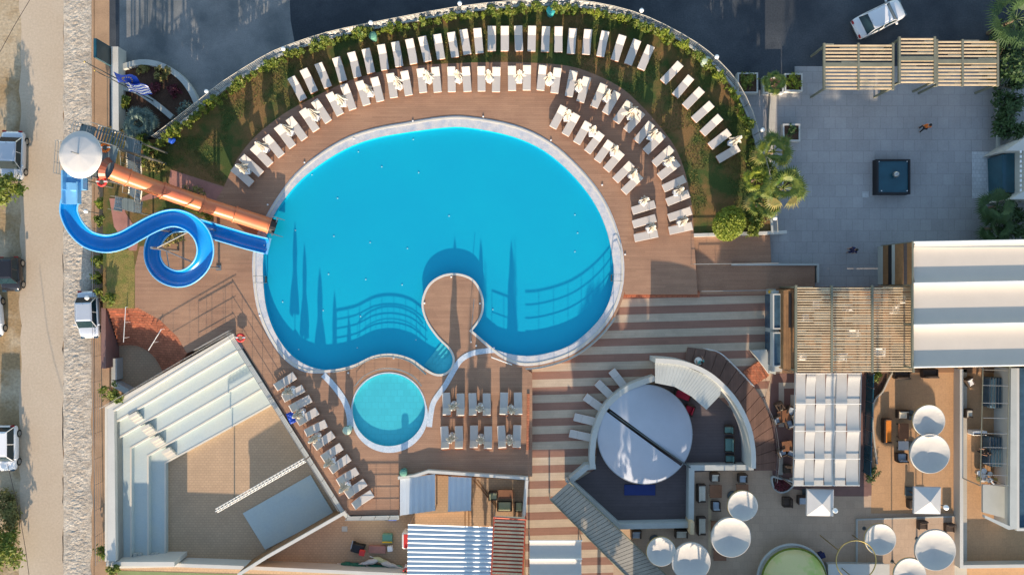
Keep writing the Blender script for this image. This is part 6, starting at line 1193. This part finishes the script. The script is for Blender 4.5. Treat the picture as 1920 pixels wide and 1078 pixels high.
w = ob('curved_curb', MB().wall(Q(smooth([(1675, 697), (1666, 712), (1655, 735), (1640, 752), (1637, 790), (1641, 840), (1645, 870)], 4), -.4), .12, -.6, -.4), 'paving_pale'); tag(w, 'curving pale curb along the left edge of the sand terrace', 'wall')
# things under the big pergola
rnd = random.Random(3)
for i, (x, y) in enumerate(((1530, 570), (1510, 595), (1590, 575), (1600, 625), (1505, 668), (1580, 670), (1650, 660), (1690, 562), (1680, 580))):
    put_chair((x, y), rnd.choice((0, 90, 180, 270)), '%s white-cushioned seat, counting from the left, glimpsed under the large slatted pergola' % nth(i + 1), 'white_plastic', .66, -.5, 'seats under the large pergola', 'white_plastic')
struct('pavilion_floor', Q([(1468, 545), (2300, 540), (2300, 695), (1468, 700)], -.5), -.52, 'shaded_floor', -.62)
# wooden gates by bar
boxy('wooden_door', 'small pale wooden door leaf at the lower right corner of the sunken bar', 'door', (1298, 990), -.6, (.35, 1.0, 1.6), 'wood_slat')
p = P(1322, 968, -.55)
struct('wooden_path', rect(1328, 925, 1334, 1040, -.6), -.585, 'wood_slat')
# cables
for lab, pts in (('thin black cable across the bottom left of the road', [P(14, 870, 3), P(36, 960, 2.6), P(48, 1030, 2.7), P(60, 1120, 3)]), ('thin black cable across the top left of the road', [P(62, -10, 3), P(26, 50, 2.6), P(0, 98, 2.6), P(-30, 150, 3)])):
    ob('overhead_cable', MB().tube(pts, .02, 5), 'black', None, lab, 'cable')
# ---------------------------------------------------------------- south of the frame: cypresses, plus pines and a building added for shade
def cypress(x, y, h, r, label, zb=-.6):
    p = P(x, y, zb); t = thing('cypress_tree', label, 'tree', (p.x, p.y, zb), random.uniform(0, 6), 'cypresses beyond the bottom edge'); mb = leaves(900, r, r, h * .46, .16, h * .52, int(x), shell=.1)
    mb.v = [(v[0] * (1.15 - .9 * max(0, v[2] / h - .25)), v[1] * (1.15 - .9 * max(0, v[2] / h - .25)), v[2]) for v in mb.v]; ob('foliage', mb, 'leaf_dark', t); ob('trunk', MB().tube([(0, 0, 0), (0, 0, h * .9)], [.12, .03], 8), 'bark', t)
for x, h in ((883, 7.4), (909, 7.6), (965, 8.0)): cypress(x, 1125, h, .42, 'slender dark cypress beyond the bottom edge, below x %s' % ('the red roof' if x > 930 else 'the left roof edge' if x < 890 else 'the roof middle'))

def pine(x, y, zb, h, cz, rx, label, n=2200, ry=1.6, hole=.1):  # invented trees out of view, crowns shaped to throw shade on the terraces
    p = P(x, y, zb); t = thing('shade_pine', label, 'tree', (p.x, p.y, zb), 0, 'added shade pines beyond the bottom edge'); mb = leaves(n, rx, ry, cz / 2, .30, h - cz / 2, int(x), shell=.05, hole=hole)
    ob('crown', mb, 'leaf_dark', t); mb = MB().tube([(0, 0, 0), (.1, .1, h * .5), (0, 0, h * .8)], [.16, .12, .08], 8)
    for k in range(5 if h < 12 else 0): mb.tube([(0, 0, h * .55), (rx * .6 * math.cos(k * 1.3), ry * .6 * math.sin(k * 1.3), h - cz * .5)], [.09, .03], 5)
    ob('trunk', mb, 'bark', t)
for x, zt_, zc, rx, lb in ((1122, 7.6, 4.0, 2.2, 'below the slanting plank roof'), (1250, 7.7, 2.6, 1.5, 'below the small round canopies'), (1196, 7.4, 2.9, .9, 'below the end of the plank roof'), (1300, 7.5, 2.4, 1.2, 'below the large wrinkled canopy'), (1392, 9.2, 2.8, 2.1, 'below the dining terrace'), (1530, 14, 3.2, 2.4, 'tallest, left of two below the green dome'), (1605, 14, 3.2, 2.0, 'tallest, right of two below the gold ring')): pine(x, 1250, -.6, zt_ + .6, zc, rx, 'added shade pine beyond the bottom edge ' + lb)
t = thing('shade_building', 'low flat-roofed building added for shade just beyond the bottom edge below the dining terrace', 'building', P(1400, 1150, -.6)); B = t.location.copy()  # unseen block added to shade the terrace, its height set for that
q = [p - B for p in Q([(1185, 1125), (1480, 1125), (1480, 1200), (1185, 1200)], 0)]; ob('wall', MB().prism(q, 0, 3.3), 'wall_pale', t); ob('parapet', MB().wall(q, .2, 3.3, 3.45, True), 'wall_white', t); q = [p - B for p in Q([(1480.5, 1140), (1625, 1140), (1625, 1200), (1480.5, 1200)], 0)]; ob('wall', MB().prism(q, 0, 3.4), 'wall_pale', t)
for k in range(8): a = P(1200 + 34 * k, 1125, 0) - B; w_ = ob('window', MB().box((a.x, a.y + .0, 1.8), (.8, .08, 1.1)), 'glass_blue', t)
